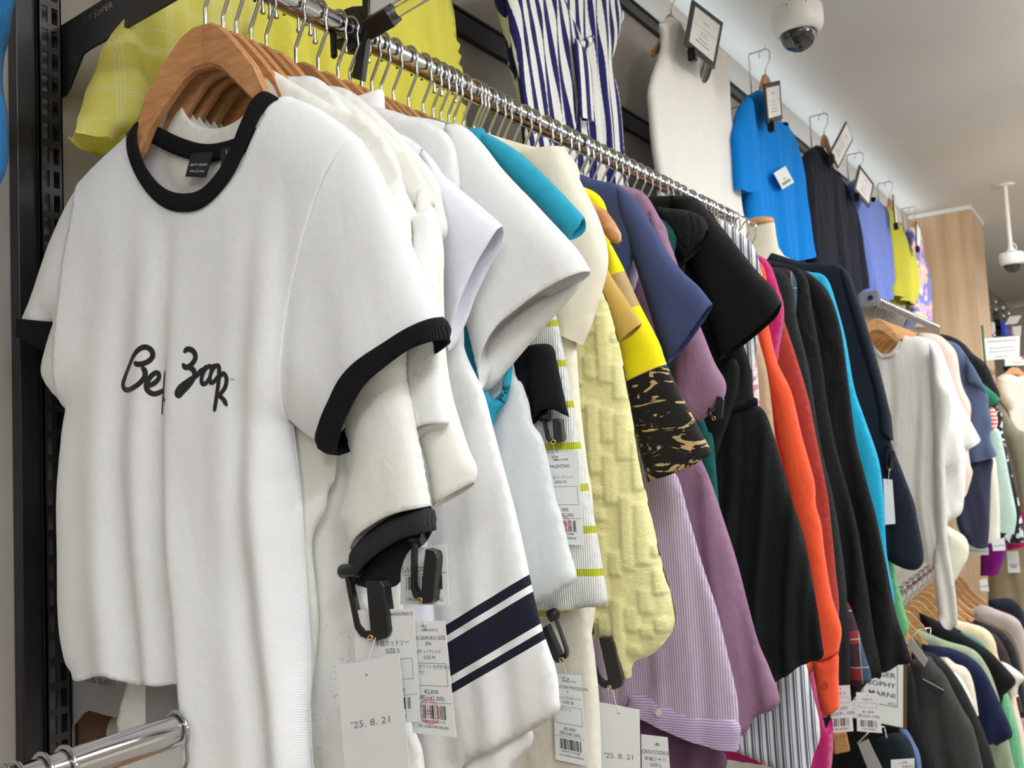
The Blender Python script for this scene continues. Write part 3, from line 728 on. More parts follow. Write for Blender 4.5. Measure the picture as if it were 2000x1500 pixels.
garment('stitched_sleeve_tee', 'cream-white tee with stitched sleeve hem, fourth on the front rail', 't-shirt', 0.715,
        [Lp(.075, .47), Lp(.13, .445), (790, 290), (820, 335), (848, 410), Lp(.185, .28), Lp(.17, .18), Lp(.17, 0), Lp(.18, -.2), Lp(.19, -.36)],
        [(820, 335, 'c'), (848, 403), (866, 480), (866, 560), (870, 680), (882, 765), (900, 830), (916, 880), (931, 915), (926, 942, 'o'), (885, 968), (846, 992, 'c'), (838, 930), (826, 880), (810, 840), (800, 700), (800, 520)],
        fab('cream_cotton', (238, 235, 226), weave=0.45), T=0.007, A=0.004, h=0.009, sT=0.018, solid=0.001)
garment('crew_tee', 'plain white tee mostly hidden between cream tee and cap-sleeve tee', 't-shirt', 0.74,
        [Lp(.075, .475), Lp(.14, .445), (840, 330), (866, 402), (868, 470), Lp(.19, .22), Lp(.17, 0), Lp(.18, -.3)], None, fab('white_cotton_b', (240, 238, 233)), T=0.007, A=0.004)
garment('cap_sleeve_blouse', 'bluish-white cap-sleeve top with angled sleeve edge, behind the cream tees', 'top', 0.79,
        [Lp(.08, .475), (745, 246), (800, 270), (845, 312), (868, 350), (890, 420), Lp(.19, .2), Lp(.17, 0), Lp(.18, -.30)],
        [(800, 268, 'c'), (845, 312), (870, 346), (925, 392), (981, 441, 'o'), (966, 478), (942, 520), (914, 582), (904, 612), (876, 686, 'c'), (864, 640), (861, 560), (850, 450), (835, 340)],
        fab('bluewhite_poplin', (233, 233, 243), weave=0.2, wr=0.3), T=0.008, A=0.004, sT=0.018, solid=0.001, h=0.008)
# sailor-striped white dress
frS = Frame(0.83, 12)
def sl(p): return frS.loc(p)
a, b = sl((871, 1225)), sl((1036, 1124)); mS = (b[1] - a[1]) / (b[0] - a[0]); wS = lambda p: sl(p)[1] - mS * sl(p)[0]
NAVY = srgb(26, 27, 44)
e1 = [(wS((873, 1220)) + wS((1034, 1122))) / 2, (wS((873, 1243)) + wS((1038, 1140))) / 2, (wS((875, 1258)) + wS((1040, 1153))) / 2, (wS((885, 1325)) + wS((1052, 1213))) / 2, (wS((885, 1341)) + wS((1057, 1226))) / 2, (wS((887, 1362)) + wS((1060, 1240))) / 2]
garment('banded_dress', 'white dress with three slanting navy bands near the hem', 'dress', 0.83,
        SH + [Lp(.215, .30), (905, 640), (909, 691), (943, 765), (964, 845), (999, 975), (1023, 1073), (1055, 1213), (1086, 1307), (1093, 1363), (1090, 1391), (1030, 1430), (970, 1462), (905, 1495), Lp(.16, -.46)],
        None, fabric('white_banded', srgb(240, 238, 236), pattern=bands(mS, [(e1[1], e1[0], NAVY), (e1[3], e1[2], NAVY), (e1[5], e1[4], NAVY)]), wr=0.3), T=0.008, A=0.005, h=0.009, solid=0.001,
        lower=[('underlayer', [(905, 1490, 'c'), (970, 1458), (1034, 1425), (1037, 1455), (1000, 1500), (980, 1560, 'o'), (900, 1560, 'c')], 0.012, None)])
garment('mock_neck_tee', 'heavy white mock-neck tee with wide open sleeve and stitched cuff', 't-shirt', 0.868,
        [Lp(.070, .478), (770, 226), (820, 230), (869, 241), (905, 262), (940, 300), Lp(.22, .30), Lp(.19, .2), Lp(.17, 0), Lp(.17, -.25)],
        [(869, 241, 'c'), (908, 250), (945, 285), (985, 336), (1060, 415), (1125, 486), (1153, 530, 'o'), (1072, 572), (1020, 610), (985, 640), (955, 690), (943, 745), (941, 761, 'c'), (936, 740), (925, 688), (905, 600), (900, 520), (880, 380)],
        fab('heavy_white_jersey', (238, 237, 235), weave=0.5, wr=0.2, twill=0.003), T=0.012, A=0.004, sT=0.024, solid=0.0016, h=0.007, sdy=-0.006, collar=0.017, dip=0.02,
        lower=[('sleeve_facing', [(1153, 532, 'c'), (1107, 590), (1055, 646), (1002, 709), (967, 751), (945, 764, 'o'), (941, 755), (955, 692), (990, 640), (1072, 574, 'c')], 0.022, None)])
garment('turquoise_tee', 'turquoise short-sleeve tee between white mock-neck and cream blouse', 't-shirt', 0.892,
        [Lp(.075, .478), Lp(.13, .46), (915, 250), (950, 262), Lp(.22, .33), Lp(.2, .2), (950, 760), (975, 770), (986, 720), (1000, 712), (990, 780), (962, 832), Lp(.18, -.1), Lp(.17, -.3)],
        [(915, 249, 'c'), (943, 258), (980, 277), (1020, 304), (1085, 365), (1141, 425, 'o'), (1136, 448), (1113, 469, 'c'), (1085, 440), (1040, 390), (980, 330)],
        fab('turquoise_jersey', (38, 156, 184), var=0.08, wr=0.3), T=0.008, A=0.004, sT=0.016, solid=0.0012, h=0.009)
garment('sheer_blouse', 'sheer white blouse with seamed shoulder below the mock-neck sleeve', 'blouse', 0.915,
        SH + [Lp(.22, .30), (1002, 706), (1020, 750), (1034, 790), (1041, 828), (1062, 863), (1086, 975), (1097, 1003), (1112, 1070), (1125, 1129), (1100, 1150), (1050, 1178), Lp(.16, -.23)],
        None, fab('sheer_white', (240, 243, 243), alpha=0.80, weave=0.1, wr=0.3, sheen=0.1), T=0.008, A=0.006, h=0.009, ff=12)
garment('black_gather_blouse', 'small black top with gathered sleeve end beside the lime striped knit', 'top', 0.937,
        SH + [Lp(.21, .3), Lp(.2, .2), (1040, 720), Lp(.2, .0), Lp(.19, -.05)],
        [(1030, 676, 'c'), (1055, 672), (1079, 677), (1088, 710), (1104, 786), (1111, 814, 'o'), (1085, 800), (1062, 803), (1040, 830, 'c'), (1034, 780), (1030, 720)],
        fab('black_poplin', (14, 15, 17), wr=0.3, sheen=0.1), T=0.007, sT=0.014, solid=0.001)
garment('lime_stripe_knit', 'white knit with thin lime stripes, hem showing above a price tag', 'knitwear', 0.958,
        SH + [Lp(.22, .30), (1062, 560), (1086, 615), (1102, 690), (1118, 775), (1128, 842), (1142, 905), (1153, 975), (1160, 1010), (1177, 1111), (1186, 1178), (1155, 1186), (1128, 1190), Lp(.15, -.265)],
        None, fab('lime_striped_knit', (240, 240, 234), rib=0.003, wr=0.1, pattern=stripes(0.0568, 0.17, srgb(196, 200, 52), horiz=True, phase=0.0)), T=0.008, A=0.003, h=0.009)
garment('silk_blouse', 'glossy cream silk blouse with full puffed sleeve, behind the turquoise tee', 'blouse', 1.02,
        [Lp(.08, .50), (1040, 286), (1090, 285), (1110, 300), (1132, 350), Lp(.23, .33), (1120, 560), (1125, 660), (1135, 800), (1146, 905), (1158, 990), (1160, 1200), Lp(.2, -.5)],
        [(1010, 300, 'c'), (1050, 288), (1090, 286), (1112, 305), (1132, 350), (1167, 420), (1184, 472), (1188, 515), (1178, 562), (1156, 632), (1139, 674, 'o'), (1110, 660), (1075, 640, 'c'), (1062, 560), (1050, 420)],
        fab('cream_silk', (238, 229, 208), rough=0.45, weave=0.05, wr=0.5, wscale=6, sheen=0.0), T=0.010, A=0.006, sT=0.024, h=0.009)
garment('cotton_dress', 'cream cotton dress hanging below the lime striped knit', 'dress', 0.985,
        SH + [Lp(.2, .3), Lp(.18, .0), (1128, 1150), (1150, 1200), (1165, 1300), (1172, 1400), (1175, 1600)], None, fab('ecru_cotton', (226, 219, 204)), T=0.008, A=0.005, h=0.011)
# terry towel top with raised blocks
def terry(s, z):
    u = np.floor(s / 0.022); v = np.floor(z / 0.018 + 0.5 * (np.mod(u, 2))); r = np.mod(np.sin(u * 12.9898 + v * 78.233) * 43758.5453, 1)
    e = np.minimum(np.minimum(np.mod(s, 0.022), 0.022 - np.mod(s, 0.022)), 0.012) / 0.012
    return -0.0060 * (r > 0.45) * np.clip(e * 4, 0, 1) - 0.0015 * np.mod(np.sin(s * 9001 + z * 7001) * 4375.3, 1)
garment('terry_blouse', 'pale yellow terry towelling top with raised block pattern', 'top', 1.12,
        SH + [Lp(.21, .3), (1170, 560), (1183, 580), (1205, 653), (1216, 702), (1230, 786), (1244, 863), (1254, 922), (1268, 990), (1293, 1097), (1310, 1157), (1319, 1215), (1300, 1252), (1272, 1279), (1240, 1292), (1230, 1325), (1204, 1316), (1191, 1283), (1177, 1255), Lp(.17, -.30)],
        None, fab('yellow_terry', (250, 240, 172), weave=0, pile=0.0028, wr=0.2, sheen=0.6, var=0.08), T=0.018, A=0.004, h=0.0045, disp=terry)
garment('mustard_tee', 'mustard tan short-sleeve tee peeking out beside cream silk blouse', 't-shirt', 1.16,
        SH + [Lp(.21, .3), Lp(.19, .2), Lp(.18, 0), Lp(.18, -.2)],
        [(1150, 440, 'c'), (1188, 528), (1222, 582), (1254, 632, 'o'), (1232, 652), (1207, 671, 'c'), (1190, 630), (1165, 560)], fab('mustard_jersey', (196, 162, 84)), T=0.007, sT=0.014)
# yellow / palm print tee
def palm(g, b, s, z, uv):
    frP = Frame(1.235, 12); L = frP.loc
    zz = lambda p: L(p)[1] - 0.35 * L(p)[0]
    w = g.m('SUBTRACT', z, g.m('MULTIPLY', s, 0.35))
    yel = srgb(246, 232, 20); tan = srgb(190, 160, 112); blk = srgb(28, 26, 24)
    b = g.mix(g.m('LESS_THAN', w, zz((1219, 530))), yel, tan)
    b = g.mix(g.m('LESS_THAN', w, zz((1247, 598))), b, yel)
    b = g.mix(g.m('LESS_THAN', w, zz((1262, 728))), b, tan)
    spl = g.m('GREATER_THAN', g.noise(uv, 14, 5, 2.5, 1.0, 2.2), 0.44)
    return g.mix(g.m('MULTIPLY', spl, g.m('LESS_THAN', w, zz((1262, 730)))), b, blk)
garment('palm_print_tee', 'yellow and tan tee with black palm print, behind the terry top', 't-shirt', 1.235,
        SH + [Lp(.21, .3), Lp(.19, .2), Lp(.19, 0), Lp(.19, -.04)],
        [(1178, 450, 'c'), (1200, 490), (1219, 527), (1247, 590), (1286, 667), (1300, 707), (1331, 772), (1362, 830), (1391, 884, 'o'), (1345, 912), (1300, 930), (1266, 942, 'c'), (1250, 880), (1230, 790), (1205, 680), (1185, 560)],
        fabric('palm_print', srgb(246, 232, 20), pattern=palm, wr=0.2), T=0.008, sT=0.016, solid=0.001)
garment('navy_tee', 'slate navy tee with stitched sleeve hem, shoulder rising behind cream blouse', 't-shirt', 1.31,
        [Lp(.085, .50), (1165, 352), (1202, 360), (1237, 388), (1255, 430), Lp(.2, .25), Lp(.19, .05), Lp(.19, -.2)],
        [(1202, 360, 'c'), (1237, 386), (1268, 432), (1300, 488), (1332, 530), (1366, 562), (1391, 594, 'o'), (1370, 626), (1335, 675), (1303, 711, 'c'), (1285, 660), (1255, 560), (1225, 470), (1205, 420)],
        fab('slate_navy', (62, 72, 112), var=0.06, wr=0.25), T=0.012, sT=0.020, solid=0.0014, h=0.009)
garment('pinstripe_shirt', 'lavender fine-striped shirt with buttoned hem band', 'shirt', 1.345,
        SH + [Lp(.21, .3), Lp(.19, .2), (1300, 880), (1327, 940), (1345, 1010), (1370, 1097), (1398, 1185), (1419, 1272), (1438, 1355), (1442, 1412), (1440, 1468), (1400, 1460), (1340, 1436), (1290, 1418), (1225, 1385), Lp(.1, -.51)],
        None, fab('lavender_stripe', (200, 184, 202), pattern=stripes(0.0042, 0.4, srgb(152, 130, 156)), wr=0.3), T=0.010, A=0.006, h=0.009,
        lower=[('hem_band', [(1222, 1345, 'c'), (1305, 1374), (1380, 1396), (1443, 1412), (1440, 1468, 'o'), (1384, 1456), (1310, 1428), (1222, 1388, 'c')], -0.006, fab('lavender_stripe_band', (196, 178, 204), pattern=stripes(0.0042, 0.4, srgb(146, 124, 160), horiz=True), wr=0.2)),
               ])
garment('plum_skirt', 'dark plum layer hanging below the lavender striped shirt', 'skirt', 1.375,
        SH + [Lp(.2, .3), Lp(.18, 0), Lp(.24, -.4), (1418, 1478), (1420, 1490), (1400, 1560)], None, fab('plum_cotton', (96, 66, 88)), T=0.008, A=0.008, h=0.012)
garment('mauve_blouse', 'mauve linen blouse with ruffled short sleeve', 'blouse', 1.42,
        [Lp(.085, .50), (1223, 364), (1258, 378), (1285, 420), (1305, 470), Lp(.21, .25), Lp(.19, .1), (1345, 860), (1380, 920), (1405, 990), (1433, 1080), (1457, 1167), (1482, 1255), (1503, 1307), (1522, 1372), (1475, 1402), (1440, 1435), Lp(.2, -.50)],
        [(1258, 378, 'c'), (1300, 455), (1345, 580), (1378, 665), (1396, 709), (1414, 740), (1418, 760), (1410, 785), (1390, 806), (1366, 824, 'o'), (1340, 800), (1318, 760, 'c'), (1312, 690), (1300, 600), (1275, 480)],
        fab('mauve_linen', (146, 110, 134), weave=0.5, wr=0.5, wscale=12), T=0.012, A=0.010, sT=0.022, solid=0.001, h=0.009, ff=12)
garment('teal_slip', 'dark teal sliver of a garment beside the black gathered dress', 'dress', 1.52,
        SH + [Lp(.2, .3), (1375, 820), (1392, 850), (1402, 960), (1410, 1050), (1420, 1180), Lp(.2, -.5)], None, fab('dark_teal', (18, 84, 80)), T=0.007, h=0.012)
garment('wide_sleeve_blouse', 'black top with wide stiff open sleeve', 'top', 1.61,
        [Lp(.085, .50), (1290, 383), (1352, 385), (1372, 403), (1400, 440), Lp(.22, .3), Lp(.2, .1), (1430, 700), (1440, 760), Lp(.2, -.1)],
        [(1310, 384, 'c'), (1352, 386), (1372, 402), (1415, 451), (1475, 526), (1510, 563), (1526, 592, 'o'), (1512, 617), (1476, 650), (1440, 678), (1404, 703, 'c'), (1385, 640), (1355, 540), (1325, 440)],
        fab('matte_black', (15, 15, 16), wr=0.25, sheen=0.08), T=0.012, sT=0.030, solid=0.0014, sdy=-0.01)
garment('puckered_tee', 'black textured short sleeve with open round end in front of the wide sleeve', 't-shirt', 1.56,
        SH + [Lp(.2, .3), Lp(.19, .15), Lp(.18, 0), Lp(.18, -.2)],
        [(1272, 402, 'c'), (1310, 408), (1345, 412), (1372, 424), (1383, 446, 'o'), (1378, 468), (1358, 488), (1336, 512, 'c'), (1318, 490), (1295, 450)],
        fab('black_pucker', (20, 24, 24), wr=0.9, wscale=22), T=0.008, sT=0.022, solid=0.0014, sdy=-0.02)
garment('black_dress', 'black dress with gathered waist hanging below the wide-sleeved top', 'dress', 1.74,
        SH + [Lp(.21, .3), (1440, 640), (1455, 682), (1467, 720), (1474, 782), (1496, 807), (1517, 870), (1545, 968), (1569, 1045), (1590, 1150), (1606, 1248), (1606, 1283), (1559, 1304), (1513, 1334), Lp(.18, -.56)],
        None, fab('black_gathered', (20, 22, 23), wr=0.5, wscale=10, sheen=0.1), T=0.014, A=0.012, h=0.009, ff=13,
        lower=[('waistband', [(1345, 782, 'c'), (1410, 790), (1474, 776), (1480, 792, 'c'), (1410, 808), (1345, 800, 'c')], -0.02, None)])
garment('grey_stripe_shirt', 'white shirt with navy-grey stripes behind the black dress', 'shirt', 1.90,
        [Lp(.075, .478), (1400, 430), (1420, 436), (1450, 458), (1475, 488), (1490, 560), Lp(.22, .2), Lp(.2, 0), (1545, 1150), (1573, 1290), (1588, 1355), (1603, 1426), (1590, 1472), (1560, 1520), Lp(.1, -.72)],
        None, fab('grey_stripes', (226, 226, 228), pattern=chain(stripes(0.0165, 0.30, srgb(92, 98, 122)), stripes(0.0165, 0.12, srgb(70, 74, 96), phase=-.007)), wr=0.3), T=0.010, A=0.006, h=0.011)
garment('pink_print_blouse', 'pink and white printed top, sliver beside the striped shirt', 'top', 1.945,
        SH + [Lp(.2, .3), (1466, 650), (1476, 700), (1482, 760), (1486, 850), Lp(.2, -.3)], None, fab('pink_print', (214, 150, 168), pattern=blot(srgb(236, 226, 214), 30, .5)), T=0.007, h=0.012)
garment('beige_blouse', 'beige top, narrow strip left of the orange shirt', 'top', 1.975,
        SH + [Lp(.21, .3), (1480, 650), (1497, 720), (1508, 800), (1516, 880), (1526, 980), Lp(.2, -.3)], None, fab('beige_cotton', (190, 160, 132)), T=0.007, h=0.012)
garment('orange_shirt', 'bright orange long-sleeve shirt with one buttoned cuff', 'shirt', 2.02,
        SH + [Lp(.21, .3), Lp(.2, .1), (1530, 900), (1560, 1000), (1580, 1150), (1590, 1300), Lp(.2, -.6)],
        [(1470, 560, 'c'), (1496, 620), (1517, 705), (1545, 765), (1566, 852), (1590, 940), (1593, 985), (1604, 1027), (1610, 1080), (1625, 1167), (1643, 1227), (1638, 1272, 'o'), (1612, 1284), (1589, 1290, 'c'), (1580, 1230), (1572, 1100), (1545, 980), (1515, 850), (1490, 720), (1475, 640)],
        fab('orange_cotton', (240, 88, 50), wr=0.4, wscale=9, var=0.03), T=0.010, sT=0.018, h=0.010, solid=0.001,
        cuff=[(1638, 1272, 'c'), (1637, 1320), (1639, 1381, 'o'), (1611, 1398, 'c'), (1597, 1356), (1589, 1290, 'c'), (1612, 1284)])
garment('magenta_knit', 'magenta knit top showing at the shoulder and low beside price tags', 'knitwear', 2.06,
        [Lp(.075, .478), (1470, 496), (1490, 502), (1506, 520), (1520, 560), (1532, 614), Lp(.21, .15), Lp(.2, 0), (1600, 1380), (1624, 1400), (1626, 1480), (1610, 1540), Lp(.2, -.8)], None, fab('magenta_knit', (196, 22, 110), rib=0.004, sheen=0.4), T=0.010, h=0.012)
garment('rust_knit', 'rust red heathered knit hanging beside the orange shirt', 'knitwear', 2.12,
        [Lp(.075, .47), Lp(.14, .44), (1505, 560), (1522, 600), (1536, 640), (1559, 709), (1580, 782), (1594, 852), (1615, 957), (1622, 1010), (1632, 1115), (1638, 1210), Lp(.25, -.7)], None, fab('rust_knit', (164, 56, 46), var=0.25, weave=0.8, pattern=None), T=0.010, h=0.011)
garment('charcoal_cardigan', 'charcoal cardigan right of the rust knit', 'cardigan', 2.18,
        [Lp(.075, .478), (1508, 522), (1530, 530), (1548, 560), (1556, 620), (1580, 720), (1592, 800), (1605, 880), (1628, 975), (1645, 1080), (1655, 1180), (1660, 1330), Lp(.25, -.75)], None, fab('charcoal_wool', (34, 37, 38), weave=0.6), T=0.012, A=0.008, h=0.011)
garment('checked_shirt', 'dark red and blue checked flannel shirt cuff hanging low', 'shirt', 2.26,
        [Lp(.075, .47), Lp(.14, .44), Lp(.21, .4), Lp(.2, .2), (1600, 1000), (1632, 1130), (1664, 1192), (1685, 1262), (1702, 1322), (1690, 1335), (1645, 1336), Lp(.2, -.6)], None,
        fab('flannel_check', (60, 34, 48), pattern=chain(stripes(0.09, 0.35, srgb(130, 36, 40), horiz=True, phase=.02), stripes(0.10, 0.25, srgb(60, 82, 104)), stripes(0.05, 0.05, srgb(150, 140, 130)), stripes(0.07, 0.04, srgb(160, 150, 140), horiz=True))), T=0.010, h=0.011)
garment('black_blouse', 'black crinkled blouse with a long loose sleeve', 'blouse', 2.31,
        [Lp(.075, .478), (1538, 516), (1562, 526), (1578, 548), (1586, 600), (1604, 700), (1618, 800), (1640, 900), (1668, 1000), (1690, 1120), (1706, 1230), (1722, 1320), (1700, 1328), Lp(.25, -.72)],
        None, fab('black_crinkle', (24, 24, 26), wr=0.8, wscale=14), T=0.014, A=0.010, h=0.011)
garment('sheer_cardigan', 'thin black cardigan with rounded shoulder beside a blue sleeve', 'cardigan', 2.36,
        [Lp(.075, .49), (1552, 520), (1594, 544), (1622, 579), (1643, 646), (1657, 747), (1671, 852), (1690, 930), (1710, 1003), (1730, 1097), (1751, 1202), (1779, 1290), (1756, 1300), (1730, 1311), Lp(.25, -.65)],
        None, fab('black_fineknit', (17, 17, 19), wr=0.8, wscale=11), T=0.014, A=0.010, h=0.011, ff=11)
garment('blue_knit', 'bright cyan blue knit showing as a narrow strip', 'knitwear', 2.43,
        [Lp(.075, .49), (1576, 530), (1602, 534), (1617, 547), (1630, 582), (1651, 660), (1668, 755), (1686, 810), (1716, 898), (1726, 975), (1732, 1080), (1746, 1164), (1735, 1180), Lp(.22, -.4)], None, fab('cyan_knit', (32, 166, 204)), T=0.010, h=0.011)
garment('navy_sweater', 'dark navy sweater with ribbed cuff, last on the front rail', 'sweater', 2.50,
        [Lp(.08, .52), (1570, 512), (1632, 516), (1655, 534), (1672, 590), (1692, 660), (1714, 750), (1736, 850), (1762, 920), (1783, 975), (1791, 1010), (1802, 1101), (1751, 1104), Lp(.2, -.27)],
        [(1632, 516, 'c'), (1657, 533), (1678, 590), (1700, 660), (1720, 730), (1741, 815, 'c'), (1745, 862, 'o'), (1728, 850), (1712, 834, 'c'), (1708, 790), (1690, 720), (1665, 640), (1645, 570)],
        fab('navy_sweat', (22, 30, 44), weave=0.4), T=0.014, sT=0.022, h=0.011, solid=0.001)
garment('green_blouse', 'light green top hanging low behind the cyan knit', 'top', 2.56,
        SH + [Lp(.2, .2), Lp(.2, -.1), (1734, 1038), (1751, 1132), (1765, 1185), (1768, 1244), Lp(.2, -.7)], None, fab('soft_green', (112, 186, 130)), T=0.008, h=0.012)
# spare hooks between the garments
used = [0.646, .672, .692, .715, .74, .79, .83, .868, .892, .915, .937, .958, .985, 1.02, 1.12, 1.16, 1.235, 1.31, 1.345, 1.375, 1.42, 1.52, 1.61, 1.74, 1.90, 1.945, 1.975, 2.02, 2.06, 2.12, 2.18, 2.26, 2.31, 2.36]
for y in [1.055, 1.08, 1.10, 1.135, 1.19, 1.21, 1.26, 1.28, 1.45, 1.49, 1.555, 1.58, 1.645, 1.68, 1.71, 1.78, 1.82, 1.86, 2.215, 2.235, 2.385, 2.40]:
    hanger(y, 'chrome hanger hook crowded on the front rail, its wood hidden among garments', 'hooks crowded on the front rail', th=12)
# ------------------------------------------------------------------ price tags and security tags
def card_at(corners, Y, th=12.0, dy=0.0, ox=RAILX, thick=0.0006):
    fr = Frame(Y, th, ox, dy)
    return Card([fr.world(s, dy, z) for s, z in [fr.loc(p) for p in corners]], thick)
def slide(cd):
    return cd
def paper_tag(name, label, corners, Y, items, cat='price tag', group=None, hole=(0.5, 0.06), thread=None, th=12.0, ox=RAILX, stamp=None, mat='paper', ink='ink'):
    """items: ('t', text, u, v, size, align) | ('r', u0,v0,u1,v1,lw) | ('b', u0,v0,u1,v1,seed)"""
    cd = card_at(corners, Y, th, 0, ox); o = cd.body(name, M[mat], None); tag(o, label, cat, group)
    mb = MB()
    for it in items:
        if it[0] == 't': cd.text(mb, it[1], it[2], it[3], it[4], it[5] if len(it) > 5 else 'LEFT', it[6] if len(it) > 6 else 1.0)
        elif it[0] == 'r': cd.rect(mb, *it[1:6])
        elif it[0] == 'b': cd.barcode(mb, *it[1:6])
    if mb.V: mb.build('printed_text', M[ink], o)
    if hole:
        hb = MB(); cd.hole(hb, hole[0], hole[1], 0.0016); hb.build('eyelet_hole', M['inkgrey'], o)
    if stamp:
        sb = MB(); cd.ring(sb, *stamp, 0.0008); cd.ring(sb, stamp[0], stamp[1], stamp[2] * 0.8, 0.0005); cd.rect(sb, stamp[0] - .12, stamp[1] - .012, stamp[0] + .12, stamp[1] - .004); cd.rect(sb, stamp[0] - .12, stamp[1] + .012, stamp[0] + .12, stamp[1] + .02); sb.build('red_stamp', M['inkred'], o)
    if thread:
        fr = Frame(thread[1], th, ox); a = fr.world(*[(s, 0, z) for s, z in [fr.loc(thread[0])]][0]); b = cd.at(*hole) if hole else cd.at(0.5, 0.05)
        mid = (a + b) / 2 + cd.n * 0.003
        MB().tube([a, mid, b], 0.0006, 6).build('thread', M['thread'], o)
    return o
DATE = "'25. 8. 21"
paper_tag('date_tag', "large blank white tag stamped '25. 8. 21 under the charcoal cuff", [(658, 1300), (780, 1278), (806, 1570), (680, 1590)], 0.640,
          [('t', DATE, 0.16, 0.44, 0.045, 'LEFT', 1.45)], hole=(0.47, 0.095), thread=((735, 1241), 0.648), ink='inkgrey')
PR = lambda nm, sz, box, seed, code, top='07B★', num='3080052420113', name2=None: [('t', top, 0.30, 0.055, 0.022), ('t', num, 0.32, 0.088, 0.020), ('t', nm, 0.5, 0.165, 0.036, 'CENTER', 0.85)] + \
    ([('t', name2, 0.5, 0.215, 0.034, 'CENTER')] if name2 else []) + [('t', sz[0], 0.5, 0.285, 0.030, 'CENTER', 0.8), ('t', sz[1], 0.5, 0.335, 0.030, 'CENTER'), ('r', 0.05, 0.37, 0.93, 0.57, 0.0004)] + \
    [('t', t, 0.10, 0.42 + 0.05 * i, 0.030, 'LEFT', 0.8) for i, t in enumerate(box)] + [('t', '¥2,000', 0.5, 0.64, 0.036, 'CENTER'), ('t', '(税込¥2,200)', 0.5, 0.695, 0.036, 'CENTER', 0.9), ('r', 0.03, 0.715, 0.97, 0.718, 0), ('b', 0.16, 0.74, 0.84, 0.86, seed),
     ('t', num, 0.5, 0.895, 0.024, 'CENTER'), ('t', code, 0.5, 0.94, 0.024, 'CENTER', 0.9)]
paper_tag('price_tag', 'white price tag printed SIZE S behind the large black security clip', [(692, 1192), (808, 1188), (822, 1409), (697, 1420)], 0.654,
          [('t', '3080000396513', 0.55, 0.06, 0.03), ('t', '半袖カットソー', 0.62, 0.24 + 0.08, 0.045, 'CENTER', 0.8), ('t', 'SIZE S', 0.62, 0.385, 0.04, 'CENTER'), ('r', 0.05, 0.44, 0.93, 0.62, 0.0004), ('t', '(税込¥2,200)', 0.55, 0.73, 0.04, 'CENTER'), ('r', 0.03, 0.755, 0.97, 0.758, 0), ('b', 0.2, 0.78, 0.9, 0.88, 4), ('t', '3080000396513', 0.55, 0.915, 0.03, 'CENTER'), ('t', '134-250821B0871', 0.55, 0.96, 0.03, 'CENTER')])
paper_tag('price_tag', 'white printed price tag with red round stamp beside the large date tag', [(800, 1214), (869, 1212), (891, 1440), (806, 1431)], 0.668,
          PR('UMU SAIFUKU GOS', ('ポケットTシャツ', 'SIZE M'), ('ス ホワイト タグ付 から', 'つつむ'), 5, '201-250821B503B24G', name2='EN'), hole=(0.45, 0.07), thread=((823, 1168), 0.672), stamp=(0.42, 0.80, 0.013))
paper_tag('price_tag', 'small price tag half hidden behind the second black security clip', [(784, 1075), (872, 1062), (877, 1182), (782, 1180)], 0.682,
          [('t', '(税込¥2,200)', 0.25, 0.42, 0.09, 'CENTER'), ('r', 0.03, 0.46, 0.97, 0.468, 0), ('b', 0.12, 0.5, 0.9, 0.74, 6), ('t', '3080052420', 0.5, 0.83, 0.07, 'CENTER'), ('t', '134-250821B503B24G', 0.5, 0.94, 0.07, 'CENTER', 0.8)], hole=None)
paper_tag('price_tag', 'white printed price tag with red stamp on the lime striped knit', [(1056, 886), (1128, 882), (1141, 1065), (1066, 1062)], 0.944,
          PR('VALENTINO', ('ノースリーブ ニット', 'SIZE XS'), ('ト',), 7, '201-250821B503B24E', '05B★', '3080051316088'), hole=(0.42, 0.07), thread=((1080, 860), 0.944), stamp=(0.5, 0.78, 0.011))
paper_tag('price_tag', 'white printed price tag hanging on the cream cotton dress', [(1080, 1314), (1134, 1320), (1149, 1497), (1085, 1483)], 0.970,
          PR('MACKINTOSH PHILOSOPH', ('ポケットプルオーバー', 'SIZE 38'), ('ス グリーン',), 8, '150-250821B503B24H', '04B', '3080052659385', name2='Y'), hole=(0.55, 0.05), thread=((1098, 1284), 0.955))
paper_tag('date_tag', "second blank white tag stamped '25. 8. 21 below the terry top", [(1169, 1371), (1249, 1386), (1252, 1560), (1167, 1560)], 1.085,
          [('t', DATE, 0.15, 0.57, 0.055, 'LEFT', 1.2)], hole=(0.5, 0.08), thread=((1195, 1338), 1.09), ink='inkgrey')
paper_tag('price_tag', 'white printed price tag at the bottom right of second date tag', [(1252, 1434), (1304, 1440), (1316, 1600), (1256, 1600)], 1.20,
          [('t', '08A', 0.5, 0.12, 0.03), ('t', 'CROCODILE', 0.5, 0.22, 0.045, 'CENTER'), ('t', '半袖シャツ', 0.5, 0.30, 0.04, 'CENTER'), ('t', 'SIZE L', 0.5, 0.37, 0.04, 'CENTER'), ('r', 0.05, 0.42, 0.95, 0.6, 0.0004)], hole=(0.6, 0.09))
paper_tag('blank_tag', 'narrow blank white tag hanging on the navy sweater cuff', [(1725, 935), (1743, 937), (1749, 1023), (1729, 1025)], 2.46, [], hole=(0.5, 0.1), thread=((1737, 918), 2.46))
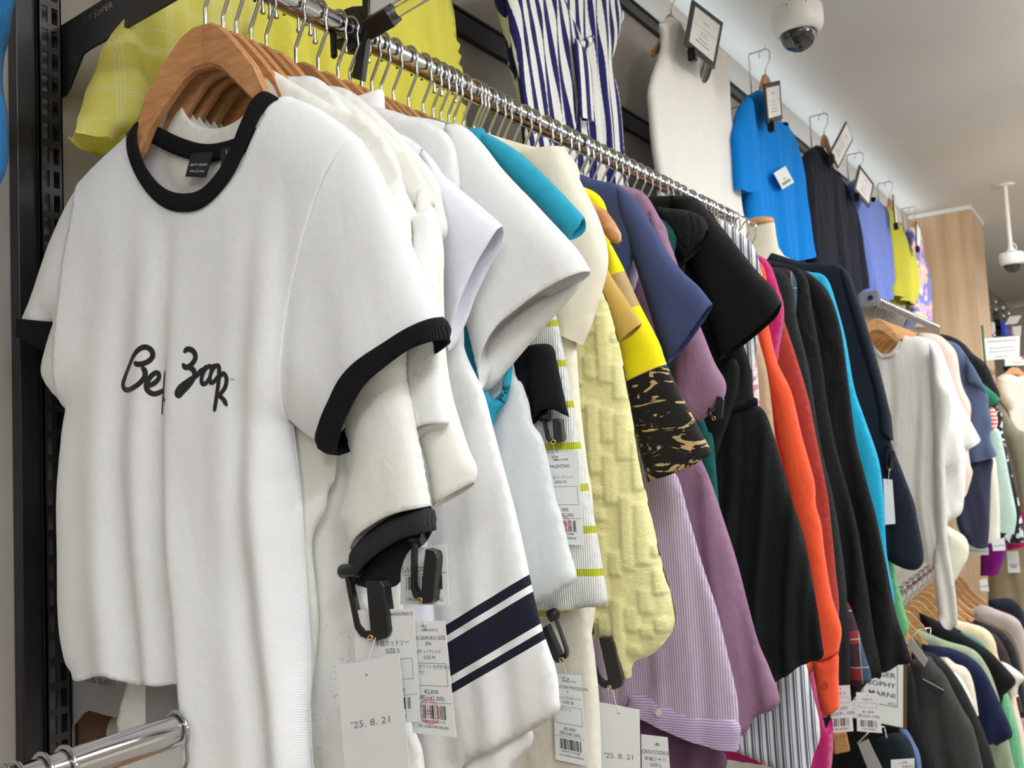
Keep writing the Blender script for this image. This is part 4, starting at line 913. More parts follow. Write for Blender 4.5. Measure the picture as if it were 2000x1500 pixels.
for nm, q, Y in (('white price tag with barcode beside the orange cuff', [(1622, 1340), (1660, 1338), (1667, 1428), (1622, 1432)], 2.16), ('white price tag with barcode under the checked flannel cuff', [(1672, 1352), (1714, 1354), (1723, 1432), (1674, 1428)], 2.22)):
    paper_tag('price_tag', nm, q, Y, [('t', 'SIZE M', 0.5, 0.2, 0.06, 'CENTER'), ('r', 0.1, 0.25, 0.9, 0.38, 0.0006), ('t', '¥1,000', 0.5, 0.52, 0.07, 'CENTER'), ('t', '(税込¥1,100)', 0.5, 0.63, 0.07, 'CENTER'), ('b', 0.15, 0.7, 0.85, 0.87, 9), ('t', '134-250821', 0.5, 0.95, 0.05, 'CENTER')], hole=(0.5, 0.07))
paper_tag('price_tag', 'white price tag at the bottom on dark navy trousers', [(1740, 1484), (1786, 1481), (1788, 1560), (1742, 1562)], 2.66, [('t', '07B', 0.45, 0.12, 0.06), ('t', '3080052', 0.45, 0.22, 0.06), ('r', 0.1, 0.5, 0.9, 0.8, 0.0006)], hole=(0.35, 0.1))

def security_tag(label, Y, top, bot, wpx, side=1, th=12.0, mat='plastic'):
    """hard tag: block body, slim arm, round pin head, brass eyelet.  top/bot = pixel ends of its axis"""
    fr = Frame(Y, th); a = np.array(fr.loc(top)); b = np.array(fr.loc(bot)); ax = a - b; L = np.linalg.norm(ax); ax /= L; nv = np.array([ax[1], -ax[0]]) * side
    k = L / max(1.0, math.hypot(top[0] - bot[0], top[1] - bot[1])); Wd = wpx * k
    root = fr.empty('security_tag'); tag(root, label, 'security tag')
    P = lambda u, v, y: (b[0] + ax[0] * u * L + nv[0] * v * Wd, y, b[1] + ax[1] * u * L + nv[1] * v * Wd)
    def slab(pts, y0, y1, nm, m):
        mb = MB(); n = len(pts); mb.add([P(u, v, y0) for u, v in pts] + [P(u, v, y1) for u, v in pts], [tuple(range(n)), tuple(range(2 * n - 1, n - 1, -1))] + [(i, i + n, (i + 1) % n + n, (i + 1) % n) for i in range(n)])
        return mb.build(nm, m, root, 0.0014)
    slab([(0.06, 0.02), (0.0, 0.12), (0.03, 0.42), (0.10, 0.50), (0.62, 0.50), (0.70, 0.42), (0.72, 0.06)], -0.009, 0.007, 'body', M[mat])
    slab([(0.06, 0.04), (0.02, -0.12), (0.06, -0.30), (0.16, -0.42), (0.60, -0.50), (0.78, -0.52), (0.78, -0.40), (0.60, -0.38), (0.20, -0.28), (0.12, -0.16), (0.12, 0.02)], -0.005, 0.005, 'arm', M[mat])
    q0 = Vector(P(0.84, -0.66, 0)); q1 = Vector(P(0.84, -0.16, 0))
    MB().tube([q0, q0.lerp(q1, 0.12), q1], [0.007, 0.0082, 0.0082], 16).build('pin_head', M[mat], root)
    c = Vector(P(0.045, 0.02, -0.0095)); n = 16; R = 0.0030; V = []; Fc = []
    for i in range(n):
        A_ = 2 * math.pi * i / n; 
        for j in range(6):
            B_ = 2 * math.pi * j / 6; r = R + 0.0009 * math.cos(B_); V.append((c.x + r * math.cos(A_), c.y + 0.0009 * math.sin(B_), c.z + r * math.sin(A_)))
    for i in range(n):
        for j in range(6): Fc.append((i * 6 + j, ((i + 1) % n) * 6 + j, ((i + 1) % n) * 6 + (j + 1) % 6, i * 6 + (j + 1) % 6))
    MB().add(V, Fc, True).build('eyelet', M['brass'], root)['label'] = 'brass eyelet'
    return root
security_tag('large black security clip pinned in the charcoal cuff', 0.656, (712, 1085), (732, 1250), 92)
security_tag('black security clip behind the charcoal cuff of the second tee', 0.676, (838, 1028), (826, 1176), 62)
security_tag('black security clip under the sheer blouse hem', 0.945, (1062, 1190), (1104, 1290), 36, -1)
security_tag('black security clip pinned at the lower left edge of the terry top', 1.095, (1160, 1205), (1194, 1346), 62)
security_tag('small black security clip on the gathered black sleeve', 0.942, (1078, 800), (1085, 866), 40)
security_tag('black security clip with brass eyelet under the ruffled mauve sleeve', 1.41, (1402, 755), (1395, 820), 30)
security_tag('grey security clip on the navy sweater cuff', 2.47, (1742, 862), (1736, 920), 16, 1, mat='plastic')
# shirt buttons
def button(parent_name, fr, p, dy, mat, r=0.0055):
    root = [o for o in bpy.data.objects if o.name == parent_name][0]; s, z = fr.loc(p, dy)
    mb = MB(); mb.tube([(s, dy - 0.001, z), (s, dy - 0.0035, z)], r, 16).tube([(s, dy - 0.0034, z), (s, dy - 0.0037, z)], r * 0.55, 12); mb.build('button', mat, root)
button('orange_shirt', Frame(2.02), (1612, 1338), -0.018, plain('orange_button', srgb(196, 60, 40), 0.3), 0.0075)
button('pinstripe_shirt', Frame(1.345), (1287, 1392), -0.016, plain('pearl_button', srgb(216, 204, 196), 0.3), 0.006)

# ------------------------------------------------------------------ garments displayed high on the wall
GX = -1.06
def wall_piece(name, label, cat, pts, mat, T=0.02, A=0.012, w=0.06, h=0.014, x=GX, parts=None, solid=0.0, ff=3.2, hook=None, hl=None, disp=None):
    ys = [at_x(p, x).y for p in pts]; yc = (min(ys) + max(ys)) / 2
    fr = Frame(yc, 90, x); root = fr.empty(name); tag(root, label, cat); fo = vfold(int(yc * 977), A, ff, H + 1.4, H + 0.7)
    cloth('body', Sheet(fr.poly(pts), T, w, fo, 0, h), mat, root, solid=solid, disp=disp)
    for nm, pl, dy, mt, t in (parts or []):
        cloth(nm, Sheet(fr.poly(pl, dy), t, w * 0.7, lambda s, z: fo(s, z) * 0.6, dy, h), mt or mat, root, solid=solid)
    if hook:
        q = at_x(hook, x)
        hanger(q.y, 'wooden hanger on a wall hook holding the ' + hl, th=90, x=x, z=q.z - 0.018, hookturn=0)
        wr = empty('wall_hook', (WX, q.y, q.z)); tag(wr, 'chrome wire wall hook carrying the ' + hl, 'hook')
        d = x - WX
        MB().tube([(0.01, 0, -0.20), (d - 0.066, 0, -0.20), (d - 0.062, 0, -0.196), (d - 0.062, 0, -0.003), (d - 0.059, 0, 0), (d + 0.004, 0, 0.0), (d + 0.005, 0, 0.016)], 0.0034, 8).build('wire', M['chrome'], wr)
        MB().box((0, -0.02, -0.225), (0.012, 0.02, -0.175)).build('wall_clip', M['steel'], wr)
    return fr, root
ym = fab('sheer_yellow', (246, 240, 130), pattern=plaid(0.075, (0.02, 0.0245, 0.029, 0.055), srgb(252, 250, 200)), transl=0.4, wr=0.3, weave=0.3, sheen=0.1)
ym2 = fab('sheer_yellow_pleat', (252, 245, 112), transl=0.4, wr=0.3, weave=0.2, sheen=0.1)
wall_piece('yellow_dress', 'long sheer yellow dress with checked sleeve hanging on the wall behind the hangers', 'dress',
           [(300, -160, 'c'), (600, -200), (860, -120), (876, 0), (890, 119), (898, 200), (912, 420, 'o'), (600, 470), (420, 420, 'c'), (330, 160), (300, 0)], ym2, T=0.02, A=0.016, h=0.014, x=-1.12, ff=16,
           parts=[('sleeve', [(420, -140, 'c'), (300, -40), (212, 74), (190, 130), (160, 215), (134, 264, 'o'), (180, 271), (222, 276, 'c'), (300, 215), (420, 130), (500, 20)], -0.03, ym, 0.022),
                  ('sleeve_lining', [(134, 265, 'c'), (160, 286), (192, 304), (230, 285), (262, 240, 'c'), (222, 268), (180, 268)], 0.0, ym2, 0.006)])
wall_piece('blue_dress', 'bright blue garment at the far left edge of the wall', 'dress',
           [(-220, -80, 'c'), (-60, -90), (34, -40), (30, 20), (24, 70), (13, 112), (10, 170), (19, 235), (18, 320), (0, 368, 'o'), (-80, 420), (-220, 420, 'c')], fab('azure_gauze', (44, 140, 214), wr=0.6, wscale=14, transl=0.2), x=-1.10, T=0.015, A=0.012, h=0.012)
navy = srgb(28, 30, 92)
stm = fab('navy_stripe', (232, 232, 228), pattern=stripes(0.036, 0.46, navy, slant=0.20, wob=0.03), wr=0.15)
stm2 = fab('navy_stripe_body', (232, 232, 228), pattern=stripes(0.036, 0.46, navy, slant=0.04, wob=0.012), wr=0.15)
wall_piece('striped_blouse', 'navy and white striped sleeveless blouse with knotted tie on the wall', 'blouse',
           [(955, -110, 'c'), (972, 0), (988, 52), (998, 96), (1010, 156), (1017, 195), (1026, 262), (1036, 372, 'o'), (1120, 392), (1216, 372, 'c'), (1209, 262), (1199, 190), (1188, 126), (1202, 78), (1212, 34), (1200, 0), (1170, -90, 'c'), (1060, -130)], stm2, x=-1.04, T=0.03, A=0.012, h=0.010, ff=12,
           parts=[('wrap_panel', [(985, -60, 'c'), (1050, -80), (1100, 0), (1130, 62), (1136, 88), (1128, 150), (1128, 235, 'o'), (1085, 300), (1030, 330, 'c'), (1020, 200), (1000, 90)], -0.03, stm, 0.012),
                  ('tie_end', [(1118, 74, 'c'), (1137, 84), (1152, 130), (1158, 238, 'o'), (1132, 229, 'c'), (1126, 165)], -0.055, stm2, 0.008),
                  ('tie_wing', [(1130, 84, 'c'), (1150, 70), (1160, 72), (1150, 92), (1138, 92, 'c')], -0.06, stm, 0.008)])
wall_piece('white_dress', 'white sleeveless V-neck dress hanging on the wall', 'dress',
           [(1287, 46, 'c'), (1318, 38, 'o'), (1345, 110), (1363, 165), (1380, 140), (1394, 94, 'c'), (1410, 100, 'c'), (1421, 150), (1425, 227), (1438, 290), (1447, 400), (1466, 470), (1475, 600, 'o'), (1400, 610), (1315, 560, 'c'), (1292, 370), (1281, 300), (1268, 192), (1276, 150), (1290, 105), (1293, 72)],
           fab('white_crepe', (238, 236, 230), wr=0.4, wscale=4), T=0.016, A=0.014, w=0.03, h=0.010, ff=2.4,
           parts=[('back_panel', [(1287, 46, 'c'), (1318, 36), (1394, 92), (1410, 100, 'c'), (1421, 150), (1420, 300, 'c'), (1300, 300, 'c'), (1272, 192), (1290, 105)], 0.03, None, 0.004)])
q_ = at_x((1335, -40), GX); hanger(q_.y, 'wooden hanger on a wall hook holding the white V-neck dress', th=90, x=GX - 0.05, z=q_.z - 0.018)
bl = fab('royal_blue', (0, 128, 216), wr=0.3, wscale=6, sheen=0.0)
wall_piece('blue_blouse', 'vivid blue blouse with a white tag hanging on the wall', 'blouse',
           [(1460, 186, 'c'), (1483, 175, 'o'), (1490, 212), (1506, 244), (1520, 250), (1530, 238, 'c'), (1545, 272), (1554, 312), (1561, 360), (1564, 400), (1571, 450), (1582, 500, 'o'), (1555, 510), (1500, 515), (1468, 500, 'c'), (1458, 440), (1453, 390), (1446, 300), (1450, 220)],
           bl, T=0.04, A=0.02, w=0.10, h=0.015, hook=(1492, 97), hl='vivid blue blouse',
           parts=[('sleeve', [(1460, 186, 'c'), (1446, 204), (1439, 240), (1434, 268), (1438, 320), (1442, 370, 'o'), (1455, 378), (1470, 372, 'c'), (1472, 300), (1466, 220)], -0.03, None, 0.03)])
wall_piece('black_lace_blouse', 'dark navy textured top with open neck hanging on the wall', 'top',
           [(1573, 297, 'c'), (1596, 283, 'o'), (1606, 318), (1620, 345), (1631, 338, 'c'), (1646, 360), (1658, 400), (1667, 437), (1678, 518), (1684, 556, 'o'), (1640, 590), (1590, 570, 'c'), (1583, 525), (1576, 465), (1564, 400), (1560, 357), (1564, 330)],
           fab('navy_lace', (24, 26, 40), weave=1.0, wr=0.8, wscale=20), T=0.04, A=0.02, w=0.10, h=0.02, hook=(1607, 222), hl='dark textured top')
wall_piece('periwinkle_shirt', 'periwinkle blue crinkled shirt hanging on the wall', 'shirt',
           [(1652, 362, 'c'), (1668, 350, 'o'), (1676, 380), (1690, 398), (1702, 385, 'c'), (1725, 406), (1734, 472), (1738, 520), (1740, 560), (1732, 578, 'o'), (1705, 600), (1686, 590, 'c'), (1683, 544), (1676, 486), (1666, 416)],
           fab('periwinkle', (112, 132, 208), wr=0.9, wscale=16), T=0.04, A=0.02, w=0.10, h=0.02, hook=(1677, 298), hl='periwinkle shirt')
wall_piece('chartreuse_blouse', 'chartreuse yellow-green blouse with gathered sleeves on the wall', 'blouse',
           [(1728, 402, 'c'), (1737, 412), (1755, 446), (1772, 483), (1786, 539), (1789, 566), (1779, 596, 'o'), (1758, 590), (1738, 578, 'c'), (1737, 540), (1733, 472)], fab('chartreuse', (196, 190, 54), wr=0.6, wscale=8), T=0.04, A=0.02, w=0.10, h=0.02, hook=(1735, 355), hl='chartreuse blouse')
wall_piece('patterned_dress', 'multicoloured patchwork dress hanging on the wall nearest the pillar', 'dress',
           [(1771, 452, 'c'), (1786, 443), (1795, 490), (1804, 525), (1809, 569), (1810, 640, 'o'), (1775, 640, 'c'), (1784, 560), (1776, 500)],
           fab('patchwork', (120, 130, 196), pattern=chain(blot(srgb(232, 204, 164), 6, .52), blot(srgb(224, 168, 190), 9, .56), blot(srgb(240, 236, 230), 7, .60))), T=0.04, A=0.02, w=0.10, h=0.02, hook=(1781, 404), hl='patchwork dress')
paper_tag('swing_tag', 'small white tag pinned on the vivid blue blouse', [(1511, 338), (1534, 324), (1551, 356), (1528, 370)], 3.4, [('t', '¥3,000', 0.5, 0.6, 0.10, 'CENTER'), ('b', 0.15, 0.68, 0.85, 0.85, 3)], hole=(0.5, 0.1), th=90, ox=-1.0)
# framed price signs clipped to those garments
def sign_frame(label, q, x, lines, rule=None):
    c = [at_x(p, x) for p in q]; cd = Card(c, 0.006); ctr = sum(c, Vector()) / 4
    o = empty('price_sign', ctr); tag(o, label, 'sign')
    cd.tl, cd.tr, cd.br, cd.bl = [p - ctr for p in (cd.tl, cd.tr, cd.br, cd.bl)]
    cd.body('frame', M['black'], o)
    a = 0.09; inner = [cd.at(a, a * cd.w / cd.h, 1), cd.at(1 - a, a * cd.w / cd.h, 1), cd.at(1 - a, 1 - a * cd.w / cd.h, 1), cd.at(a, 1 - a * cd.w / cd.h, 1)]
    ci = Card(inner, 0.0006); ci.n = cd.n; ci.body('paper_insert', M['paper'], o)
    mb = MB()
    for t, v, sz, *wd in lines:
        if t: ci.text(mb, t, 0.5, v, sz, 'CENTER')
        else:
            n = max(3, int(wd[0] * 16)); r = random.Random(int(v * 100))
            for i in range(n):
                u = 0.5 - wd[0] / 2 + wd[0] * i / n; ci.rect(mb, u, v - sz * r.uniform(0.7, 1.0), u + wd[0] / n * 0.62, v)
    if rule: ci.rect(mb, 0.03, rule, 0.97, rule + 0.008)
    mb.build('sign_lettering', M['inkgrey'], o)
    cl = cd.at(0.25, 1.03, -8); MB().box((-0.012, -0.012, -0.03), (0.012, 0.012, 0.01), 0.003).build('clip', M['plastic'], o).location = cl
    return o
SGN = lambda a: ([(a, 0.28, 0.075)] if a else [(None, 0.24, 0.05, 0.22)]) + [(None, 0.54, 0.022, 0.25), (None, 0.62, 0.022, 0.32), (None, 0.74, 0.04, 0.36), (None, 0.84, 0.045, 0.56)]   # illegible rows stay plain strokes
sign_frame('black framed price sign on the white V-neck dress', [(1352, 0), (1411, 45), (1394, 135), (1337, 86)], -0.98, SGN('theory'), 0.42)
sign_frame('black framed price sign on the vivid blue blouse', [(1491, 164), (1522, 157), (1527, 233), (1498, 242)], -0.98, SGN(''), 0.45)
sign_frame('tilted black framed price sign on the dark textured top', [(1652, 237), (1665, 273), (1636, 329), (1621, 296)], -0.98, SGN(''), 0.45)
sign_frame('black framed price sign on the periwinkle shirt', [(1678, 322), (1706, 359), (1697, 406), (1666, 371)], -0.98, SGN(''), 0.45)
sign_frame('black framed price sign seen edge-on by the chartreuse blouse', [(1743, 380), (1747, 384), (1753, 440), (1748, 436)], -0.98, [], None)
sign_frame('black framed price sign by the patchwork dress near the pillar', [(1788, 432), (1798, 448), (1796, 490), (1790, 480)], -0.98, [], None)

# ------------------------------------------------------------------ ceiling cameras
def dome_camera(label, p, dist, pole_top=None, r=0.078):
    c = at_fwd(p, dist); o = empty('dome_camera', c); tag(o, label, 'camera'); k = r / 0.078
    body = MB().lathe([(0.030 * k, 0.052 * k), (0.068 * k, 0.052 * k), (0.076 * k, 0.047 * k), (0.079 * k, 0.030 * k), (0.079 * k, 0.000), (0.076 * k, -0.014 * k), (0.068 * k, -0.028 * k), (0.058 * k, -0.036 * k), (0.050 * k, -0.030 * k)], n=40).build('housing', M['whitepl'], o)
    gm = plain('smoked_dome', (0.02, 0.02, 0.022), 0.04, 0, 0.9)
    MB().lathe([(0.0545 * k * math.cos(a), -0.036 * k - 0.052 * k * math.sin(a)) for a in np.linspace(0, math.pi / 2 - 0.02, 12)], n=40).build('dome', gm, o)
    MB().lathe([(0.030 * k, 0.06 * k), (0.024 * k, 0.075 * k), (0.018 * k, 0.09 * k), (0.014 * k, 0.11 * k)], n=24).build('neck', M['whitepl'], o)
    top = CEIL - c.z
    MB().tube([(0, 0, 0.10 * k), (0, 0, top - 0.01)], 0.014, 16).build('pole', M['whitepl'], o)
    MB().lathe([(0.0, -0.012), (0.05, -0.012), (0.06, -0.004), (0.06, 0.0)], (0, 0, top), 28).build('ceiling_flange', M['whitepl'], o)
    v = Vector((0, 0, H)) - c; v.z = 0; v.normalize(); s = v.cross(Vector((0, 0, 1)))
    P = [v * 0.0785 * k + s * a * k + Vector((0, 0, b * k)) for a, b in ((-0.034, 0.038), (0.034, 0.038), (0.026, 0.020), (-0.026, 0.020))]
    for q in P:
        h = Vector((q.x, q.y, 0)); f = 0.0775 * k / h.length; q.x *= f; q.y *= f
    MB().hexa([q * 0.97 for q in P] + [q * 1.02 for q in P]).build('badge', plain('badge_grey', (0.10, 0.10, 0.11), 0.4), o)
    MB().tube([s * -0.03 + Vector((0, 0, 0.06 * k)), s * -0.036 + Vector((0, 0, 0.09 * k)), s * -0.02 + Vector((0, 0, 0.115 * k)), Vector((0, 0, 0.13 * k))], 0.004, 8).build('cable', M['whitepl'], o)
    return o
dome_camera('white dome security camera with dark glass near the ceiling', (1558, 47), 2.75)
dome_camera('second white dome security camera far off beyond the pillar', (1976, 508), 6.0)

# ------------------------------------------------------------------ mannequin behind the front rail's end
mq = at_y((1487, 470), 2.75); o = empty('dress_form', (mq.x, mq.y, 0)); tag(o, 'cream cloth dress form with wooden neck cap behind the rail end', 'mannequin')
linen = fab('form_linen', (226, 218, 200), wr=0)
zt = at_y((1487, 428), 2.75).z
MB().lathe([(0.0, 0.0), (0.040, 0.0), (0.044, -0.006), (0.044, -0.018), (0.040, -0.022)], (0, 0, zt), 28).build('neck_cap', M['wood2'], o)
MB().lathe([(0.040, -0.02), (0.042, -0.06), (0.046, -0.10), (0.060, -0.13), (0.10, -0.16), (0.135, -0.20), (0.15, -0.26), (0.145, -0.36), (0.115, -0.52), (0.13, -0.62), (0.15, -0.72), (0.15, -0.78), (0.0, -0.78)], (0, 0, zt), 32, 1.15, 0.8).build('torso', linen, o)
MB().tube([(0, 0, 0.03), (0, 0, zt - 0.78)], 0.014, 12).lathe([(0.0, 0.03), (0.15, 0.02), (0.16, 0.0)], (0, 0, 0), 24).build('stand', M['steel'], o)
# ------------------------------------------------------------------ second rail, farther along the wall
R2Z = at_x((1702, 584), RAILX).z
R2Y0 = at_x((1702, 584), RAILX).y
rail('clothes_rail', RAILX, R2Z, R2Y0, 5.75, 'second chrome rail farther along the wall, packed with hooks')
o = empty('rail_end_bracket', (RAILX, R2Y0, R2Z)); tag(o, 'pale metal end bracket of the second rail', 'bracket')
MB().box((-0.055, -0.006, -0.034), (0.034, 0.004, 0.036), 0.006).build('plate', M['greymetal'], o)
MB().tube([(0, -0.014, 0.005), (0, -0.006, 0.005)], 0.012, 14).build('bolt', M['chrome'], o)
for i, y in enumerate(np.arange(4.14, 5.72, 0.052)):
    hanger(float(y), 'chrome-hooked wooden hanger packed on the second rail', 'hangers on the second rail', th=12 + (i % 3) * 2, z=R2Z, mat='wood2', hook=HOOK_THICK)
def piece(name, label, cat, Y, pts, mat, th=12.0, T=0.02, A=0.010, w=0.05, h=0.018, ox=RAILX, parts=None, group=None, ff=9):
    fr = Frame(Y, th, ox); o_ = fr.poly(pts); zs = [p[1] for p in o_]
    root = fr.empty(name); tag(root, label, cat, group); fo = vfold(int(Y * 991) + len(label), A, ff, max(zs), min(zs))
    cloth('body', Sheet(o_, T, w, fo, 0, h), mat, root)
    for nm, pl, dy, mt, t in (parts or []):
        cloth(nm, Sheet(fr.poly(pl, dy), t, w * 0.7, lambda s, z: fo(s, z) * 0.6, dy, h * 0.8), mt or mat, root)
    return root
gl = fab('greige_linen', (204, 200, 194), wr=0.7, wscale=6)
piece('linen_tunic', 'pale grey linen tunic with long sleeve, first on the second rail', 'shirt', 4.14,
      [(1700, 662, 'o'), (1712, 684), (1727, 693), (1745, 685), (1757, 668), (1768, 655, 'c'), (1790, 660), (1813, 668), (1828, 690), (1836, 730), (1842, 800), (1842, 900), (1842, 1020), (1836, 1100, 'o'), (1740, 1090), (1690, 1060, 'c'), (1680, 900), (1676, 760), (1682, 690, 'c')], gl, T=0.05, A=0.02, w=0.10, h=0.016,
      parts=[('sleeve', [(1813, 668, 'c'), (1832, 694), (1838, 742), (1855, 766), (1858, 800), (1852, 840), (1846, 900), (1850, 1000), (1852, 1060), (1864, 1140), (1870, 1212), (1858, 1232, 'o'), (1842, 1222), (1832, 1202, 'c'), (1824, 1123), (1830, 1020), (1826, 900), (1822, 780)], -0.06, None, 0.03),
             ('neckband', [(1700, 664, 'c'), (1714, 690), (1730, 700), (1752, 690), (1768, 657, 'c'), (1757, 665), (1744, 684), (1727, 692), (1711, 681)], -0.06, None, 0.01)])
wt2 = fab('soft_white', (236, 233, 227), wr=0.4)
piece('white_shirt', 'white shirt with straight sleeve hem behind the linen tunic', 'shirt', 4.32, [(1760, 660, 'c'), (1800, 658), (1836, 680), (1850, 720), (1858, 767), (1868, 810), (1876, 840), (1884, 877), (1891, 896, 'o'), (1848, 914, 'c'), (1840, 1040), (1780, 1040), (1750, 800)], wt2, T=0.03)
piece('white_tee', 'white tee with open square sleeve on the second rail', 't-shirt', 4.45, [(1790, 655, 'c'), (1830, 670), (1852, 720), (1873, 780), (1893, 817), (1915, 859), (1913, 864, 'o'), (1888, 880, 'c'), (1884, 960), (1870, 1010), (1800, 1010), (1780, 800)], wt2, T=0.035)
piece('pink_sheer_blouse', 'pale pink sheer top with rounded shoulder on the second rail', 'top', 4.58, [(1790, 652, 'c'), (1809, 650), (1834, 655), (1850, 667), (1868, 690), (1876, 740), (1884, 765), (1895, 788), (1896, 812), (1890, 860), (1896, 911), (1900, 923), (1888, 965, 'o'), (1850, 1000), (1810, 990, 'c'), (1790, 800)], fab('pale_pink', (230, 200, 188), wr=0.3), T=0.03)
bg = fab('bluegrey_twill', (78, 90, 118), wr=0.3); bgd = fab('bluegrey_dark', (52, 54, 74), wr=0.3)
piece('cape_blouse', 'blue-grey blouse with caped shoulder and flared hem on second rail', 'blouse', 4.72,
      [(1820, 662, 'c'), (1852, 665), (1870, 672), (1882, 686), (1900, 715), (1918, 747), (1930, 773), (1932, 800), (1937, 826), (1934, 856), (1947, 889, 'o'), (1938, 894), (1915, 900), (1885, 905, 'c'), (1850, 850), (1830, 740)], bg, T=0.035,
      parts=[('skirt', [(1884, 880, 'c'), (1936, 892), (1936, 930), (1934, 1000), (1931, 1050), (1929, 1069, 'o'), (1908, 1070), (1888, 1060, 'c'), (1868, 1018), (1876, 940)], 0.03, bgd, 0.03),
             ('cape', [(1882, 690, 'c'), (1900, 714), (1919, 748), (1926, 770), (1908, 756), (1889, 748, 'c'), (1886, 715)], -0.05, bg, 0.012)])
piece('black_jacket', 'black jacket sloping away on the second rail', 'jacket', 4.95, [(1820, 655, 'c'), (1840, 653), (1863, 659), (1884, 672), (1900, 690), (1926, 711), (1940, 740), (1954, 776), (1945, 800), (1950, 850), (1976, 930), (1990, 1000), (1985, 1040, 'o'), (1900, 1040, 'c'), (1850, 800)], fab('far_black', (20, 20, 21)), T=0.03)
piece('green_tee', 'green short sleeve sticking out below the black jacket', 't-shirt', 4.86, [(1880, 720, 'c'), (1918, 748), (1936, 762), (1955, 780, 'o'), (1942, 790), (1932, 798, 'c'), (1915, 800), (1880, 790)], fab('far_green', (34, 112, 84)), T=0.02)
piece('red_stripe_blouse', 'small coral and white striped sleeve on the second rail', 'top', 4.90, [(1915, 796, 'c'), (1940, 796), (1949, 820), (1948, 832, 'o'), (1936, 839), (1915, 845, 'c')], fab('coral_stripe', (228, 110, 96), pattern=stripes(0.020, 0.4, srgb(240, 222, 214), horiz=True)), T=0.02)
piece('mint_shirt', 'pale mint long shirt on the second rail', 'shirt', 4.92, [(1900, 830, 'c'), (1947, 836), (1960, 873), (1969, 920), (1977, 960), (1986, 1008), (1982, 1040, 'o'), (1960, 1040), (1910, 1030, 'c')], fab('mint', (178, 200, 188), wr=0.6), T=0.025)
piece('cream_blouse', 'cream blouse strip between blue-grey skirt and mint shirt', 'blouse', 4.84, [(1900, 880, 'c'), (1940, 890), (1948, 930), (1952, 980), (1954, 1060, 'o'), (1900, 1060, 'c')], fab('far_cream', (224, 216, 200)), T=0.02)
piece('floral_dress', 'black and white floral dress farther along the second rail', 'dress', 5.35, [(1900, 800, 'c'), (1952, 800), (1960, 850), (1978, 930), (1994, 1000), (2000, 1060, 'o'), (1930, 1060, 'c')], fab('floral', (30, 32, 40), pattern=blot(srgb(206, 208, 214), 26, .54)), T=0.03)
piece('cream_bag_blouse', 'cream padded piece hanging beside the linen sleeve', 'top', 4.50, [(1838, 1020, 'c'), (1866, 1036), (1884, 1048), (1892, 1066), (1890, 1090), (1880, 1110), (1864, 1140, 'c'), (1840, 1120)], fab('cream_quilt', (226, 222, 200), wr=0.5), T=0.04)

